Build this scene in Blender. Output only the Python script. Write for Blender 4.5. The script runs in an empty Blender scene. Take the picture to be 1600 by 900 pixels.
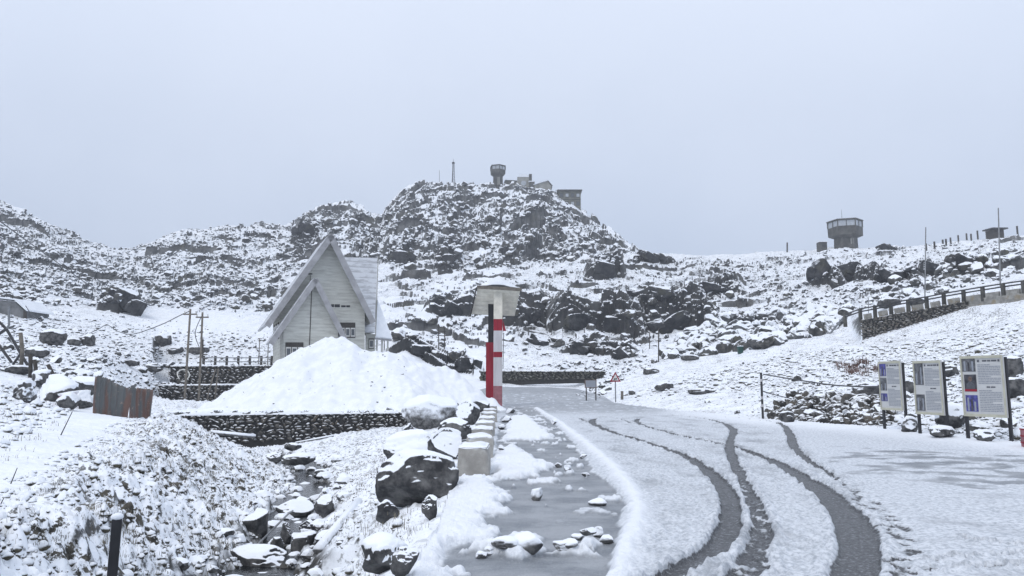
import bpy, math, random
import numpy as np
from mathutils import Vector, Matrix

random.seed(11)
RNG = np.random.default_rng(7)
scene = bpy.context.scene
COL = scene.collection

# ------------------------------------------------------------------ camera
FPX = 1155.0
PITCH = math.radians(7.25)
CP, SP = math.cos(PITCH), math.sin(PITCH)
EYE = 1.6

cam_d = bpy.data.cameras.new("camera")
cam = bpy.data.objects.new("camera", cam_d)
COL.objects.link(cam)
cam_d.sensor_width = 36.0
cam_d.lens = FPX / 1600.0 * 36.0
cam_d.clip_start = 0.1
cam_d.clip_end = 3000
cam.location = (0, 0, EYE)
cam.rotation_euler = (math.pi / 2 + PITCH, 0, 0)
scene.camera = cam


def ray(px, py):
    u = (px - 800.0) / FPX
    v = (450.0 - py) / FPX
    yy = CP - v * SP
    return u / yy, (SP + v * CP) / yy


def P(px, py, Y):
    """world point seen at a pixel of the photograph at distance Y"""
    s, e = ray(px, py)
    return Vector((s * Y, Y, EYE + e * Y))


def flat(px, py, z=0.0):
    s, e = ray(px, py)
    Y = (z - EYE) / e
    return (s * Y, Y)


# ------------------------------------------------------------------ noise
_perm = RNG.permutation(256).astype(np.int64)
_perm = np.concatenate([_perm, _perm, _perm])
_g2 = np.array([(math.cos(a), math.sin(a)) for a in np.linspace(0, 2 * math.pi, 256, endpoint=False)])
_rt = RNG.random((256, 4))


def perlin2(x, y, seed=0):
    x = np.asarray(x, float) + seed * 17.31
    y = np.asarray(y, float) + seed * 9.77
    xi = np.floor(x).astype(np.int64); yi = np.floor(y).astype(np.int64)
    xf = x - xi; yf = y - yi
    u = xf * xf * xf * (xf * (xf * 6 - 15) + 10)
    v = yf * yf * yf * (yf * (yf * 6 - 15) + 10)

    def g(dx, dy):
        h = _perm[_perm[(xi + dx) & 255] + ((yi + dy) & 255)]
        gr = _g2[h]
        return gr[..., 0] * (xf - dx) + gr[..., 1] * (yf - dy)
    a = g(0, 0); b = g(1, 0); c = g(0, 1); d = g(1, 1)
    return (a + (b - a) * u + ((c + (d - c) * u) - (a + (b - a) * u)) * v) * 1.4


def fbm2(x, y, octv=4, seed=0, gain=0.5):
    r = 0; a = 1.0; f = 1.0
    for i in range(octv):
        r = r + a * perlin2(x * f, y * f, seed + i * 3)
        a *= gain; f *= 2.03
    return r


def facet2(x, y, seed=0, tilt=1.0):
    """Worley cells, each one a tilted flat slab: value, and distance to the cell border"""
    x = np.asarray(x, float) + seed * 31.7
    y = np.asarray(y, float) + seed * 13.3
    xi = np.floor(x).astype(np.int64); yi = np.floor(y).astype(np.int64)
    best = np.full(x.shape, 1e9); val = np.zeros(x.shape)
    for dx in (-1, 0, 1):
        for dy in (-1, 0, 1):
            h = _perm[_perm[(xi + dx) & 255] + ((yi + dy) & 255)]
            r = _rt[h]
            ddx = x - (xi + dx + r[..., 0]); ddy = y - (yi + dy + r[..., 1])
            d = ddx * ddx + ddy * ddy
            h2 = _rt[_perm[h + 71]]
            nv = (r[..., 2] - 0.5) + tilt * ((h2[..., 0] - 0.5) * ddx + (h2[..., 1] - 0.5) * ddy)
            m = d < best
            best = np.where(m, d, best); val = np.where(m, nv, val)
    return val


def perlin3(p, seed=0):
    p = np.asarray(p, float) + seed * 7.13
    i = np.floor(p).astype(np.int64); f = p - i
    w = f * f * f * (f * (f * 6 - 15) + 10)
    out = 0
    for dx in (0, 1):
        for dy in (0, 1):
            for dz in (0, 1):
                h = _perm[_perm[_perm[(i[:, 0] + dx) & 255] + ((i[:, 1] + dy) & 255)] + ((i[:, 2] + dz) & 255)]
                g = _rt[h][:, :3] * 2 - 1
                d = g[:, 0] * (f[:, 0] - dx) + g[:, 1] * (f[:, 1] - dy) + g[:, 2] * (f[:, 2] - dz)
                wt = (w[:, 0] if dx else 1 - w[:, 0]) * (w[:, 1] if dy else 1 - w[:, 1]) * (w[:, 2] if dz else 1 - w[:, 2])
                out = out + d * wt
    return out * 1.3


def sstep(a, b, x):
    t = np.clip((x - a) / (b - a), 0.0, 1.0)
    return t * t * (3 - 2 * t)


# ------------------------------------------------------------------ materials
def new_mat(name):
    m = bpy.data.materials.new(name)
    m.use_nodes = True
    nt = m.node_tree
    b = nt.nodes["Principled BSDF"]
    return m, nt, b


def N(nt, typ, **kw):
    n = nt.nodes.new(typ)
    for k, v in kw.items():
        setattr(n, k, v)
    return n


def math_node(nt, op, a, b=None, clamp=False):
    n = N(nt, "ShaderNodeMath", operation=op)
    n.use_clamp = clamp
    for i, v in enumerate((a, b)):
        if v is None:
            continue
        if isinstance(v, (int, float)):
            n.inputs[i].default_value = v
        else:
            nt.links.new(v, n.inputs[i])
    return n.outputs[0]


def maprange(nt, v, a, b, c=0.0, d=1.0, smooth=True):
    n = N(nt, "ShaderNodeMapRange")
    n.interpolation_type = 'SMOOTHSTEP' if smooth else 'LINEAR'
    nt.links.new(v, n.inputs[0])
    for i, x in zip((1, 2, 3, 4), (a, b, c, d)):
        if isinstance(x, (int, float)):
            n.inputs[i].default_value = x
        else:
            nt.links.new(x, n.inputs[i])
    return n.outputs[0]


def mixc(nt, f, a, b):
    n = N(nt, "ShaderNodeMix", data_type='RGBA')
    for idx, v in ((0, f), (6, a), (7, b)):
        if isinstance(v, (int, float)):
            n.inputs[idx].default_value = v
        elif isinstance(v, tuple):
            n.inputs[idx].default_value = (*v, 1) if len(v) == 3 else v
        else:
            nt.links.new(v, n.inputs[idx])
    return n.outputs[2]


def noise(nt, vec, scale, detail=3.0, rough=0.55):
    n = N(nt, "ShaderNodeTexNoise")
    n.inputs["Scale"].default_value = scale
    n.inputs["Detail"].default_value = detail
    n.inputs["Roughness"].default_value = rough
    if vec is not None:
        nt.links.new(vec, n.inputs["Vector"])
    return n.outputs["Fac"]


def geo(nt):
    g = N(nt, "ShaderNodeNewGeometry")
    sx = N(nt, "ShaderNodeSeparateXYZ")
    nt.links.new(g.outputs["Normal"], sx.inputs[0])
    return g.outputs["Position"], sx.outputs[2]


def attr(nt, name):
    a = N(nt, "ShaderNodeAttribute", attribute_name=name)
    return a.outputs["Fac"]


def bump(nt, h, strength, dist):
    b = N(nt, "ShaderNodeBump")
    b.inputs["Strength"].default_value = strength
    b.inputs["Distance"].default_value = dist
    nt.links.new(h, b.inputs["Height"])
    return b.outputs[0]


SNOW = (0.84, 0.875, 0.92)
SNOW_OLD = (0.72, 0.765, 0.82)


def rock_color(nt, pos, dark, light, scale, tint=None):
    n1 = noise(nt, pos, scale, 5, 0.65)
    f = maprange(nt, n1, 0.35, 0.7)
    c = mixc(nt, f, dark, light)
    if tint:
        n2 = noise(nt, pos, scale * 0.45, 3)
        c = mixc(nt, maprange(nt, n2, 0.55, 0.7, 0, 0.7), c, tint)
    return c


def snow_mat(name, dark, light, scale=3.0, thr=0.5, soft=0.12, nscale=4.0, namp=0.5, rough=0.85, tint=None,
             bump_s=0.5, bump_d=0.05, snow=SNOW, spec=0.3):
    """something solid with snow lying where it faces up"""
    m, nt, b = new_mat(name)
    pos, nz = geo(nt)
    c = rock_color(nt, pos, dark, light, scale, tint)
    nn = noise(nt, pos, nscale, 4, 0.6)
    v = math_node(nt, 'ADD', nz, math_node(nt, 'MULTIPLY', math_node(nt, 'SUBTRACT', nn, 0.5), namp))
    f = maprange(nt, v, thr - soft, thr + soft)
    nt.links.new(mixc(nt, f, c, snow), b.inputs["Base Color"])
    b.inputs["Roughness"].default_value = rough
    b.inputs["Specular IOR Level"].default_value = spec
    hb = noise(nt, pos, scale * 2.5, 5, 0.65)
    nt.links.new(bump(nt, hb, bump_s, bump_d), b.inputs["Normal"])
    return m


def paint_mat(name, col, var=0.15, scale=3.0, rough=0.6, spec=0.3, metal=0.0, streak=False):
    m, nt, b = new_mat(name)
    tc = N(nt, "ShaderNodeTexCoord")
    vec = tc.outputs["Object"]
    if streak:
        mp = N(nt, "ShaderNodeMapping")
        mp.inputs["Scale"].default_value = (1, 1, 0.12)
        nt.links.new(vec, mp.inputs[0]); vec = mp.outputs[0]
    f = maprange(nt, noise(nt, vec, scale, 5, 0.65), 0.3, 0.75)
    a = tuple(c * (1 - var) for c in col); d = tuple(min(1, c * (1 + var)) for c in col)
    nt.links.new(mixc(nt, f, a, d), b.inputs["Base Color"])
    b.inputs["Roughness"].default_value = rough
    b.inputs["Specular IOR Level"].default_value = spec
    b.inputs["Metallic"].default_value = metal
    return m


M = {}
M['rock'] = snow_mat('dark rock with snow', (0.028, 0.029, 0.03), (0.13, 0.128, 0.12), 2.2, thr=0.44, soft=0.10, nscale=2.2, namp=0.55,
                     tint=(0.10, 0.095, 0.065))
M['rubble'] = snow_mat('scree rock with snow', (0.045, 0.048, 0.052), (0.17, 0.173, 0.173), 0.9, thr=0.20, soft=0.14, nscale=1.1, namp=0.75,
                       tint=(0.10, 0.098, 0.082), bump_s=0.2)
M['cliff'] = snow_mat('cliff rock with snow', (0.010, 0.012, 0.016), (0.055, 0.057, 0.061), 0.8, thr=0.66, soft=0.08, nscale=0.8, namp=0.32,
                      tint=(0.06, 0.06, 0.042), bump_s=0.7, bump_d=0.3)
M['boulder'] = snow_mat('boulder with fresh snow', (0.03, 0.031, 0.034), (0.15, 0.15, 0.148), 4.0, thr=0.52, soft=0.06, nscale=4.0, namp=0.26,
                        bump_s=0.6, bump_d=0.03)
M['snowy_boulder'] = snow_mat('boulder under blown snow', (0.03, 0.031, 0.034), (0.15, 0.15, 0.148), 4.0, thr=0.12, soft=0.05, nscale=5.0, namp=0.5,
                             bump_s=0.5, bump_d=0.02)
M['cobble'] = snow_mat('snowy pebble', (0.05, 0.05, 0.052), (0.2, 0.2, 0.195), 9.0, thr=0.02, soft=0.22, nscale=8, namp=0.5,
                       bump_s=0.4, bump_d=0.01)
M['wallstone'] = snow_mat('dry stone with snow', (0.03, 0.03, 0.031), (0.15, 0.143, 0.13), 3.5, thr=0.66, soft=0.14, nscale=5, namp=0.7,
                          tint=(0.12, 0.10, 0.075))
M['wallstone_right'] = snow_mat('grey dry stone', (0.07, 0.066, 0.06), (0.2, 0.19, 0.165), 2.5, thr=0.86, soft=0.10, nscale=3, namp=0.35,
                                tint=(0.15, 0.11, 0.085))
M['wallstone_far'] = snow_mat('mossy grey masonry', (0.05, 0.052, 0.048), (0.17, 0.17, 0.15), 3.0, thr=0.92, soft=0.08, nscale=3, namp=0.3,
                              tint=(0.1, 0.1, 0.06))
M['mortar'] = paint_mat('dark wall core', (0.03, 0.03, 0.03), 0.3)
M['concrete'] = snow_mat('weathered concrete with snow', (0.2, 0.195, 0.18), (0.36, 0.35, 0.32), 3.0, thr=0.6, soft=0.1, nscale=5, namp=0.3,
                         tint=(0.24, 0.19, 0.11), bump_s=0.3, bump_d=0.02)
M['parapet'] = snow_mat('rendered block with blown snow', (0.30, 0.29, 0.27), (0.44, 0.43, 0.40), 4.0, thr=0.42, soft=0.2, nscale=9, namp=0.55,
                        bump_s=0.5, bump_d=0.02)
M['tower'] = snow_mat('grey weathered tower wall', (0.05, 0.05, 0.047), (0.12, 0.118, 0.105), 0.9, thr=0.75, soft=0.1, nscale=1, namp=0.3,
                      bump_s=0.1)
M['plaster'] = snow_mat('pale dirty plaster', (0.2, 0.2, 0.18), (0.34, 0.335, 0.31), 0.8, thr=0.75, soft=0.1, nscale=1, namp=0.3, bump_s=0.1)
M['block_house'] = snow_mat('olive grey house wall', (0.12, 0.12, 0.095), (0.2, 0.2, 0.165), 0.6, thr=0.75, soft=0.1, nscale=1, namp=0.3, bump_s=0.1)
M['dark_metal'] = paint_mat('dark steel', (0.035, 0.036, 0.04), 0.3, 6, 0.5, 0.4)
M['grey_metal'] = paint_mat('galvanised steel', (0.22, 0.23, 0.24), 0.25, 5, 0.5, 0.4, 0.3)
M['pole_wood'] = paint_mat('grey weathered wood', (0.16, 0.145, 0.125), 0.3, 5, 0.85, 0.2)
M['dark_wood'] = paint_mat('wet dark wood', (0.05, 0.045, 0.04), 0.35, 8, 0.75, 0.3)
M['glass'] = paint_mat('dark window glass', (0.09, 0.10, 0.11), 0.2, 1.5, 0.12, 0.6)
M['pale_glass'] = paint_mat('pale window glass', (0.42, 0.45, 0.48), 0.15, 2, 0.15, 0.6)
M['white_frame'] = paint_mat('white window frame', (0.6, 0.6, 0.57), 0.1, 6, 0.6)
M['red'] = paint_mat('worn red paint', (0.26, 0.008, 0.024), 0.3, 4, 0.55, 0.35, streak=True)
M['dull_red'] = paint_mat('dusty pinkish red paint', (0.30, 0.13, 0.145), 0.25, 4, 0.75, 0.25)
M['white_paint'] = paint_mat('dirty white paint', (0.50, 0.49, 0.50), 0.12, 4, 0.6, 0.3, streak=True)
M['cream_paint'] = paint_mat('cream painted boards', (0.66, 0.63, 0.54), 0.15, 3, 0.65)
M['black_paint_and_shade'] = paint_mat('black paint and shade', (0.02, 0.02, 0.024), 0.3, 5, 0.5, 0.4)
M['sign_white'] = paint_mat('sign white', (0.62, 0.62, 0.6), 0.08, 6, 0.45)
M['board_face'] = paint_mat('printed board background', (0.52, 0.525, 0.52), 0.05, 3, 0.4, 0.4)
M['board_trim'] = paint_mat('board trim', (0.47, 0.46, 0.37), 0.12, 5, 0.5)
M['print_text'] = paint_mat('faded print', (0.27, 0.29, 0.33), 0.1, 30, 0.5)
M['print_dark'] = paint_mat('dark print', (0.09, 0.095, 0.11), 0.2, 20, 0.5)
M['photo_blue'] = paint_mat('blue printed picture', (0.075, 0.075, 0.26), 0.5, 9, 0.4)
M['photo_grey'] = paint_mat('grey printed picture', (0.12, 0.125, 0.135), 0.6, 7, 0.4)
M['photo_dark'] = paint_mat('dark printed picture', (0.06, 0.06, 0.07), 0.6, 8, 0.4)
M['photo_skin'] = paint_mat('brown printed portrait', (0.16, 0.11, 0.09), 0.4, 14, 0.4)
M['green'] = paint_mat('dark green paint', (0.02, 0.07, 0.06), 0.3, 3, 0.5)
M['tin'] = snow_mat('grey tin sheet', (0.10, 0.105, 0.11), (0.2, 0.205, 0.21), 1.2, thr=0.93, soft=0.1, nscale=1, namp=0.6, bump_s=0.1)


def make_snow_material(name, attrs=False):
    m, nt, b = new_mat(name)
    pos, nz = geo(nt)
    n = noise(nt, pos, 2.0, 4)
    nt.links.new(mixc(nt, maprange(nt, n, 0.3, 0.7), (0.75, 0.785, 0.83), (0.84, 0.87, 0.905)), b.inputs["Base Color"])
    b.inputs["Roughness"].default_value = 0.75
    b.inputs["Specular IOR Level"].default_value = 0.2
    h = math_node(nt, 'ADD', noise(nt, pos, 9, 4, 0.6), math_node(nt, 'MULTIPLY', noise(nt, pos, 45, 2), 0.3))
    nt.links.new(bump(nt, h, 0.35, 0.05), b.inputs["Normal"])
    return m


M['snow'] = make_snow_material('fresh snow')


def make_ground_material(name, far):
    """snowy hillside: snow lies on the gentle faces, rock shows on the steep ones, dead grass pokes through where it grows"""
    m, nt, b = new_mat(name)
    pos, nz = geo(nt)
    rock_a = attr(nt, 'rock')
    grass_a = attr(nt, 'grass')
    mud_a = attr(nt, 'mud')
    rc = rock_color(nt, pos, (0.045, 0.048, 0.053), (0.18, 0.182, 0.18), 0.5 if far else 2.5, (0.10, 0.098, 0.078))
    if far:
        rc = mixc(nt, attr(nt, 'wet'), rc, mixc(nt, maprange(nt, noise(nt, pos, 0.7, 5, 0.65), 0.4, 0.75), (0.010, 0.012, 0.016), (0.055, 0.058, 0.06)))
    nn = noise(nt, pos, 0.9 if far else 3.0, 5, 0.65)
    nf = noise(nt, pos, 3.5 if far else 12.0, 3, 0.6)
    v = math_node(nt, 'ADD', nz, math_node(nt, 'MULTIPLY', math_node(nt, 'SUBTRACT', nn, 0.5), 0.55))
    v = math_node(nt, 'ADD', v, math_node(nt, 'MULTIPLY', math_node(nt, 'SUBTRACT', nf, 0.5), 0.25))
    thr = maprange(nt, rock_a, 0, 1, 0.42, 0.44, smooth=False)
    if far:
        thr = math_node(nt, 'ADD', thr, math_node(nt, 'MULTIPLY', attr(nt, 'wet'), 0.28))
    f = maprange(nt, v, math_node(nt, 'SUBTRACT', thr, 0.08), math_node(nt, 'ADD', thr, 0.08))
    snow = mixc(nt, maprange(nt, noise(nt, pos, 1.2, 3), 0.35, 0.7), (0.80, 0.84, 0.89), (0.87, 0.9, 0.94))
    col = mixc(nt, f, rc, snow)
    # grass / heath showing through thin snow
    g1 = noise(nt, pos, 5.0 if far else 8.0, 5, 0.7)
    g2 = noise(nt, pos, 0.9, 3)
    gv = math_node(nt, 'ADD', g1, math_node(nt, 'MULTIPLY', math_node(nt, 'SUBTRACT', g2, 0.5), 0.35))
    gf = math_node(nt, 'MULTIPLY', maprange(nt, gv, 0.535, 0.59), grass_a)
    gcol = mixc(nt, maprange(nt, noise(nt, pos, 7, 3), 0.35, 0.65), (0.022, 0.021, 0.018), (0.105, 0.097, 0.08))
    col = mixc(nt, gf, col, gcol)
    mudc = mixc(nt, maprange(nt, noise(nt, pos, 9, 4), 0.35, 0.65), (0.02, 0.021, 0.022), (0.075, 0.072, 0.066))
    mf = math_node(nt, 'MULTIPLY', mud_a, maprange(nt, noise(nt, pos, 4, 3), 0.30, 0.55))
    col = mixc(nt, mf, col, mudc)
    nt.links.new(col, b.inputs["Base Color"])
    b.inputs["Roughness"].default_value = 0.8
    b.inputs["Specular IOR Level"].default_value = 0.25
    h = math_node(nt, 'ADD', noise(nt, pos, 1.5 if far else 8, 5, 0.65), math_node(nt, 'MULTIPLY', gf, -0.15))
    nt.links.new(bump(nt, h, 0.5, 0.25 if far else 0.06), b.inputs["Normal"])
    return m


M['hill'] = make_ground_material('snowy hillside', True)
M['ground'] = make_ground_material('snowy bank', False)


def make_road_material():
    m, nt, b = new_mat('slushy road')
    pos, nz = geo(nt)
    tr = attr(nt, 'track'); sl = attr(nt, 'slush'); cl = attr(nt, 'clean')
    mp = N(nt, "ShaderNodeMapping")
    mp.inputs["Scale"].default_value = (0.9, 1.3, 1)
    nt.links.new(pos, mp.inputs[0])
    grain = noise(nt, pos, 16, 4, 0.7)
    streak = noise(nt, mp.outputs[0], 1.3, 4, 0.6)
    fine = noise(nt, pos, 45, 3, 0.7)
    snow = mixc(nt, maprange(nt, grain, 0.32, 0.62), (0.40, 0.435, 0.475), (0.70, 0.735, 0.78))
    snow = mixc(nt, cl, snow, (0.83, 0.865, 0.91))
    slushc = mixc(nt, maprange(nt, streak, 0.35, 0.65), (0.20, 0.22, 0.245), (0.34, 0.36, 0.385))
    slushc = mixc(nt, maprange(nt, fine, 0.56, 0.70, 0, 0.55), slushc, (0.5, 0.53, 0.56))
    sv = math_node(nt, 'ADD', sl, math_node(nt, 'MULTIPLY', math_node(nt, 'SUBTRACT', noise(nt, pos, 6, 4, 0.7), 0.5), 0.6))
    col = mixc(nt, maprange(nt, sv, 0.25, 0.8), snow, slushc)
    asph = mixc(nt, maprange(nt, fine, 0.35, 0.7), (0.045, 0.048, 0.053), (0.115, 0.12, 0.128))
    asph = mixc(nt, maprange(nt, noise(nt, pos, 22, 4, 0.75), 0.53, 0.63, 0, 0.6), asph, (0.36, 0.385, 0.41))
    tv = math_node(nt, 'ADD', tr, math_node(nt, 'MULTIPLY', math_node(nt, 'SUBTRACT', grain, 0.5), 1.0))
    tf = maprange(nt, tv, 0.38, 0.62)
    col = mixc(nt, tf, col, asph)
    nt.links.new(col, b.inputs["Base Color"])
    r = maprange(nt, math_node(nt, 'MAXIMUM', sl, tr), 0.2, 0.9, 0.75, 0.42)
    nt.links.new(r, b.inputs["Roughness"])
    b.inputs["Specular IOR Level"].default_value = 0.35
    hh = math_node(nt, 'ADD', grain, math_node(nt, 'MULTIPLY', fine, 0.4))
    nt.links.new(bump(nt, hh, 0.7, 0.04), b.inputs["Normal"])
    return m


M['road'] = make_road_material()


def make_water():
    m, nt, b = new_mat('dark stream water')
    pos, nz = geo(nt)
    b.inputs["Base Color"].default_value = (0.012, 0.014, 0.016, 1)
    b.inputs["Roughness"].default_value = 0.12
    nt.links.new(bump(nt, noise(nt, pos, 14, 3), 0.35, 0.03), b.inputs["Normal"])
    return m


M['water'] = make_water()


def siding(name, base, dark, pitch):
    """painted boards: thin darker lines between them, peeling here and there"""
    m, nt, b = new_mat(name)
    tc = N(nt, "ShaderNodeTexCoord")
    sx = N(nt, "ShaderNodeSeparateXYZ")
    nt.links.new(tc.outputs["Object"], sx.inputs[0])
    fr = math_node(nt, 'FRACT', math_node(nt, 'DIVIDE', sx.outputs[2], pitch))
    line = maprange(nt, fr, 0.0, 0.10, 1, 0)
    mp = N(nt, "ShaderNodeMapping")
    mp.inputs["Scale"].default_value = (0.5, 0.5, 3.0)
    nt.links.new(tc.outputs["Object"], mp.inputs[0])
    st = noise(nt, mp.outputs[0], 1.4, 5, 0.7)
    c = mixc(nt, maprange(nt, st, 0.4, 0.72), base, dark)
    c = mixc(nt, math_node(nt, 'MULTIPLY', line, 0.6), c, tuple(x * 0.45 for x in dark))
    nt.links.new(c, b.inputs["Base Color"])
    b.inputs["Roughness"].default_value = 0.75
    nt.links.new(bump(nt, fr, 0.4, 0.03), b.inputs["Normal"])
    return m


M['siding'] = siding('pale weathered siding', (0.54, 0.545, 0.50), (0.38, 0.38, 0.345), 0.28)
M['fascia'] = paint_mat('grey bargeboard', (0.33, 0.33, 0.34), 0.2, 1.2, 0.7)
M['soffit'] = paint_mat('grey soffit boards', (0.33, 0.33, 0.31), 0.15, 1.5, 0.8)


def metal_roof():
    m, nt, b = new_mat('snow dusted sheet roof')
    tc = N(nt, "ShaderNodeTexCoord")
    sx = N(nt, "ShaderNodeSeparateXYZ")
    nt.links.new(tc.outputs["Object"], sx.inputs[0])
    fr = math_node(nt, 'FRACT', math_node(nt, 'DIVIDE', sx.outputs[2], 0.55))
    mp = N(nt, "ShaderNodeMapping"); mp.inputs["Scale"].default_value = (0.6, 0.6, 2.2)
    nt.links.new(tc.outputs["Object"], mp.inputs[0])
    n = noise(nt, mp.outputs[0], 1.6, 5, 0.7)
    v = math_node(nt, 'ADD', n, math_node(nt, 'MULTIPLY', fr, 0.22))
    c = mixc(nt, maprange(nt, v, 0.48, 0.68), (0.36, 0.375, 0.40), (0.56, 0.585, 0.62))
    nt.links.new(c, b.inputs["Base Color"])
    b.inputs["Roughness"].default_value = 0.7
    return m


M['sheet_roof'] = metal_roof()


def rusty_sheet():
    m, nt, b = new_mat('rusted painted sheet')
    tc = N(nt, "ShaderNodeTexCoord")
    mp = N(nt, "ShaderNodeMapping"); mp.inputs["Scale"].default_value = (1.5, 1.5, 0.25)
    nt.links.new(tc.outputs["Object"], mp.inputs[0])
    n = noise(nt, mp.outputs[0], 2.6, 4, 0.6)
    n2 = noise(nt, tc.outputs["Object"], 7, 5, 0.7)
    c = mixc(nt, maprange(nt, n, 0.42, 0.58), (0.15, 0.088, 0.07), (0.11, 0.118, 0.118))
    c = mixc(nt, maprange(nt, n2, 0.55, 0.72, 0, 0.7), c, (0.36, 0.27, 0.22))
    nt.links.new(c, b.inputs["Base Color"])
    b.inputs["Roughness"].default_value = 0.75
    return m


M['rust'] = rusty_sheet()


def grass_mat():
    m, nt, b = new_mat('dead mountain grass')
    pos, nz = geo(nt)
    c = mixc(nt, maprange(nt, noise(nt, pos, 4, 3), 0.35, 0.65), (0.04, 0.036, 0.026), (0.20, 0.18, 0.13))
    nt.links.new(c, b.inputs["Base Color"])
    b.inputs["Roughness"].default_value = 0.8
    return m


M['grass'] = grass_mat()
M['tussock'] = snow_mat('tussock under snow', (0.022, 0.021, 0.016), (0.13, 0.115, 0.08), 14.0, thr=0.10, soft=0.25, nscale=15, namp=0.9, bump_s=0.8, bump_d=0.02)
M['heath'] = paint_mat('reddish dry heath', (0.16, 0.10, 0.085), 0.35, 3, 0.85)

# ------------------------------------------------------------------ object helpers


def link(name, me, mat, parent=None):
    o = bpy.data.objects.new(name, me)
    COL.objects.link(o)
    if mat is not None:
        if isinstance(mat, (list, tuple)):
            for x in mat:
                me.materials.append(x)
        else:
            me.materials.append(mat)
    if parent is not None:
        o.parent = parent
    return o


def tag(o, label=None, cat=None, group=None, kind=None):
    if label: o["label"] = label
    if cat:
        o["category"] = cat
        o["kind"] = kind or "thing"
    if group: o["group"] = group
    if kind: o["kind"] = kind
    return o


def root(name, loc, rz=0.0, label=None, cat=None, group=None):
    o = bpy.data.objects.new(name, None)
    o.empty_display_size = 0.2
    COL.objects.link(o)
    o.location = loc
    o.rotation_euler = (0, 0, rz)
    return tag(o, label, cat, group)


def mesh_np(name, v, quads=None, tris=None, smooth=False):
    v = np.asarray(v, dtype=np.float32)
    me = bpy.data.meshes.new(name)
    me.vertices.add(len(v))
    me.vertices.foreach_set("co", v.ravel())
    nq = 0 if quads is None else len(quads)
    ntr = 0 if tris is None else len(tris)
    idx = []
    starts = []
    if nq:
        idx.append(np.asarray(quads, np.int32).ravel()); starts.append(np.arange(nq, dtype=np.int32) * 4)
    if ntr:
        idx.append(np.asarray(tris, np.int32).ravel()); starts.append(np.arange(ntr, dtype=np.int32) * 3 + nq * 4)
    idx = np.concatenate(idx); starts = np.concatenate(starts)
    me.loops.add(len(idx))
    me.loops.foreach_set("vertex_index", idx)
    me.polygons.add(len(starts))
    me.polygons.foreach_set("loop_start", starts)
    me.polygons.foreach_set("use_smooth", np.full(len(starts), smooth, dtype=bool))
    me.update(calc_edges=True)
    return me


def add_attr(me, name, arr):
    a = me.attributes.new(name, 'FLOAT', 'POINT')
    a.data.foreach_set("value", np.asarray(arr, np.float32).ravel())


class MB:
    """collects boxes, bars and tubes; build() links them as ONE mesh object"""

    def __init__(self):
        self.v = []; self.f = []

    def add(self, verts, faces):
        n = len(self.v)
        self.v += [tuple(x) for x in verts]
        self.f += [tuple(i + n for i in f) for f in faces]
        return self

    def box(self, c, size, rz=0.0, mat=None, taper=1.0):
        sx, sy, sz = (x / 2 for x in size)
        vs = []
        for z in (-sz, sz):
            k = taper if z > 0 else 1.0
            for x, y in ((-sx, -sy), (sx, -sy), (sx, sy), (-sx, sy)):
                vs.append(Vector((x * k, y * k, z)))
        R = mat if mat is not None else Matrix.Rotation(rz, 3, 'Z')
        c = Vector(c)
        return self.add([R @ p + c for p in vs], [(3, 2, 1, 0), (4, 5, 6, 7), (0, 1, 5, 4), (1, 2, 6, 5), (2, 3, 7, 6), (3, 0, 4, 7)])

    def tube(self, pts, r, n=8, r2=None):
        pts = [Vector(p) for p in pts]
        r2 = r if r2 is None else r2
        rings = []
        up = None
        for i, p in enumerate(pts):
            d = (pts[min(i + 1, len(pts) - 1)] - pts[max(i - 1, 0)]).normalized()
            a = d.orthogonal().normalized() if up is None else (up - d * up.dot(d)).normalized()
            up = a
            b = d.cross(a)
            rr = r + (r2 - r) * i / max(1, len(pts) - 1)
            rings.append([p + (a * math.cos(2 * math.pi * k / n) + b * math.sin(2 * math.pi * k / n)) * rr for k in range(n)])
        vs = [q for ring in rings for q in ring]
        fs = []
        for i in range(len(pts) - 1):
            for k in range(n):
                fs.append((i * n + k, i * n + (k + 1) % n, (i + 1) * n + (k + 1) % n, (i + 1) * n + k))
        fs.append(tuple(range(n - 1, -1, -1)))
        fs.append(tuple((len(pts) - 1) * n + k for k in range(n)))
        return self.add(vs, fs)

    def slab(self, quad, nrm, t):
        """a flat quad or polygon given thickness t along nrm"""
        q = [Vector(p) for p in quad]
        n = Vector(nrm).normalized() * t
        k = len(q)
        vs = q + [p + n for p in q]
        fs = [tuple(range(k - 1, -1, -1)), tuple(range(k, 2 * k))]
        for i in range(k):
            j = (i + 1) % k
            fs.append((i, j, k + j, k + i))
        return self.add(vs, fs)

    def loft(self, rings):
        n = len(rings[0])
        vs = [p for r in rings for p in r]
        fs = []
        for i in range(len(rings) - 1):
            for k in range(n):
                fs.append((i * n + k, i * n + (k + 1) % n, (i + 1) * n + (k + 1) % n, (i + 1) * n + k))
        fs.append(tuple(range(n - 1, -1, -1)))
        fs.append(tuple((len(rings) - 1) * n + k for k in range(n)))
        return self.add(vs, fs)

    def build(self, name, mat, parent=None, smooth=False, bevel=0.0):
        me = bpy.data.meshes.new(name)
        me.from_pydata(self.v, [], self.f)
        import bmesh
        bm = bmesh.new(); bm.from_mesh(me)
        bmesh.ops.recalc_face_normals(bm, faces=bm.faces)
        if bevel > 0:
            bmesh.ops.bevel(bm, geom=list(bm.edges), offset=bevel, segments=2, affect='EDGES', profile=0.6)
        bm.to_mesh(me); bm.free()
        if smooth:
            me.polygons.foreach_set("use_smooth", [True] * len(me.polygons))
        return link(name, me, mat, parent)


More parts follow.
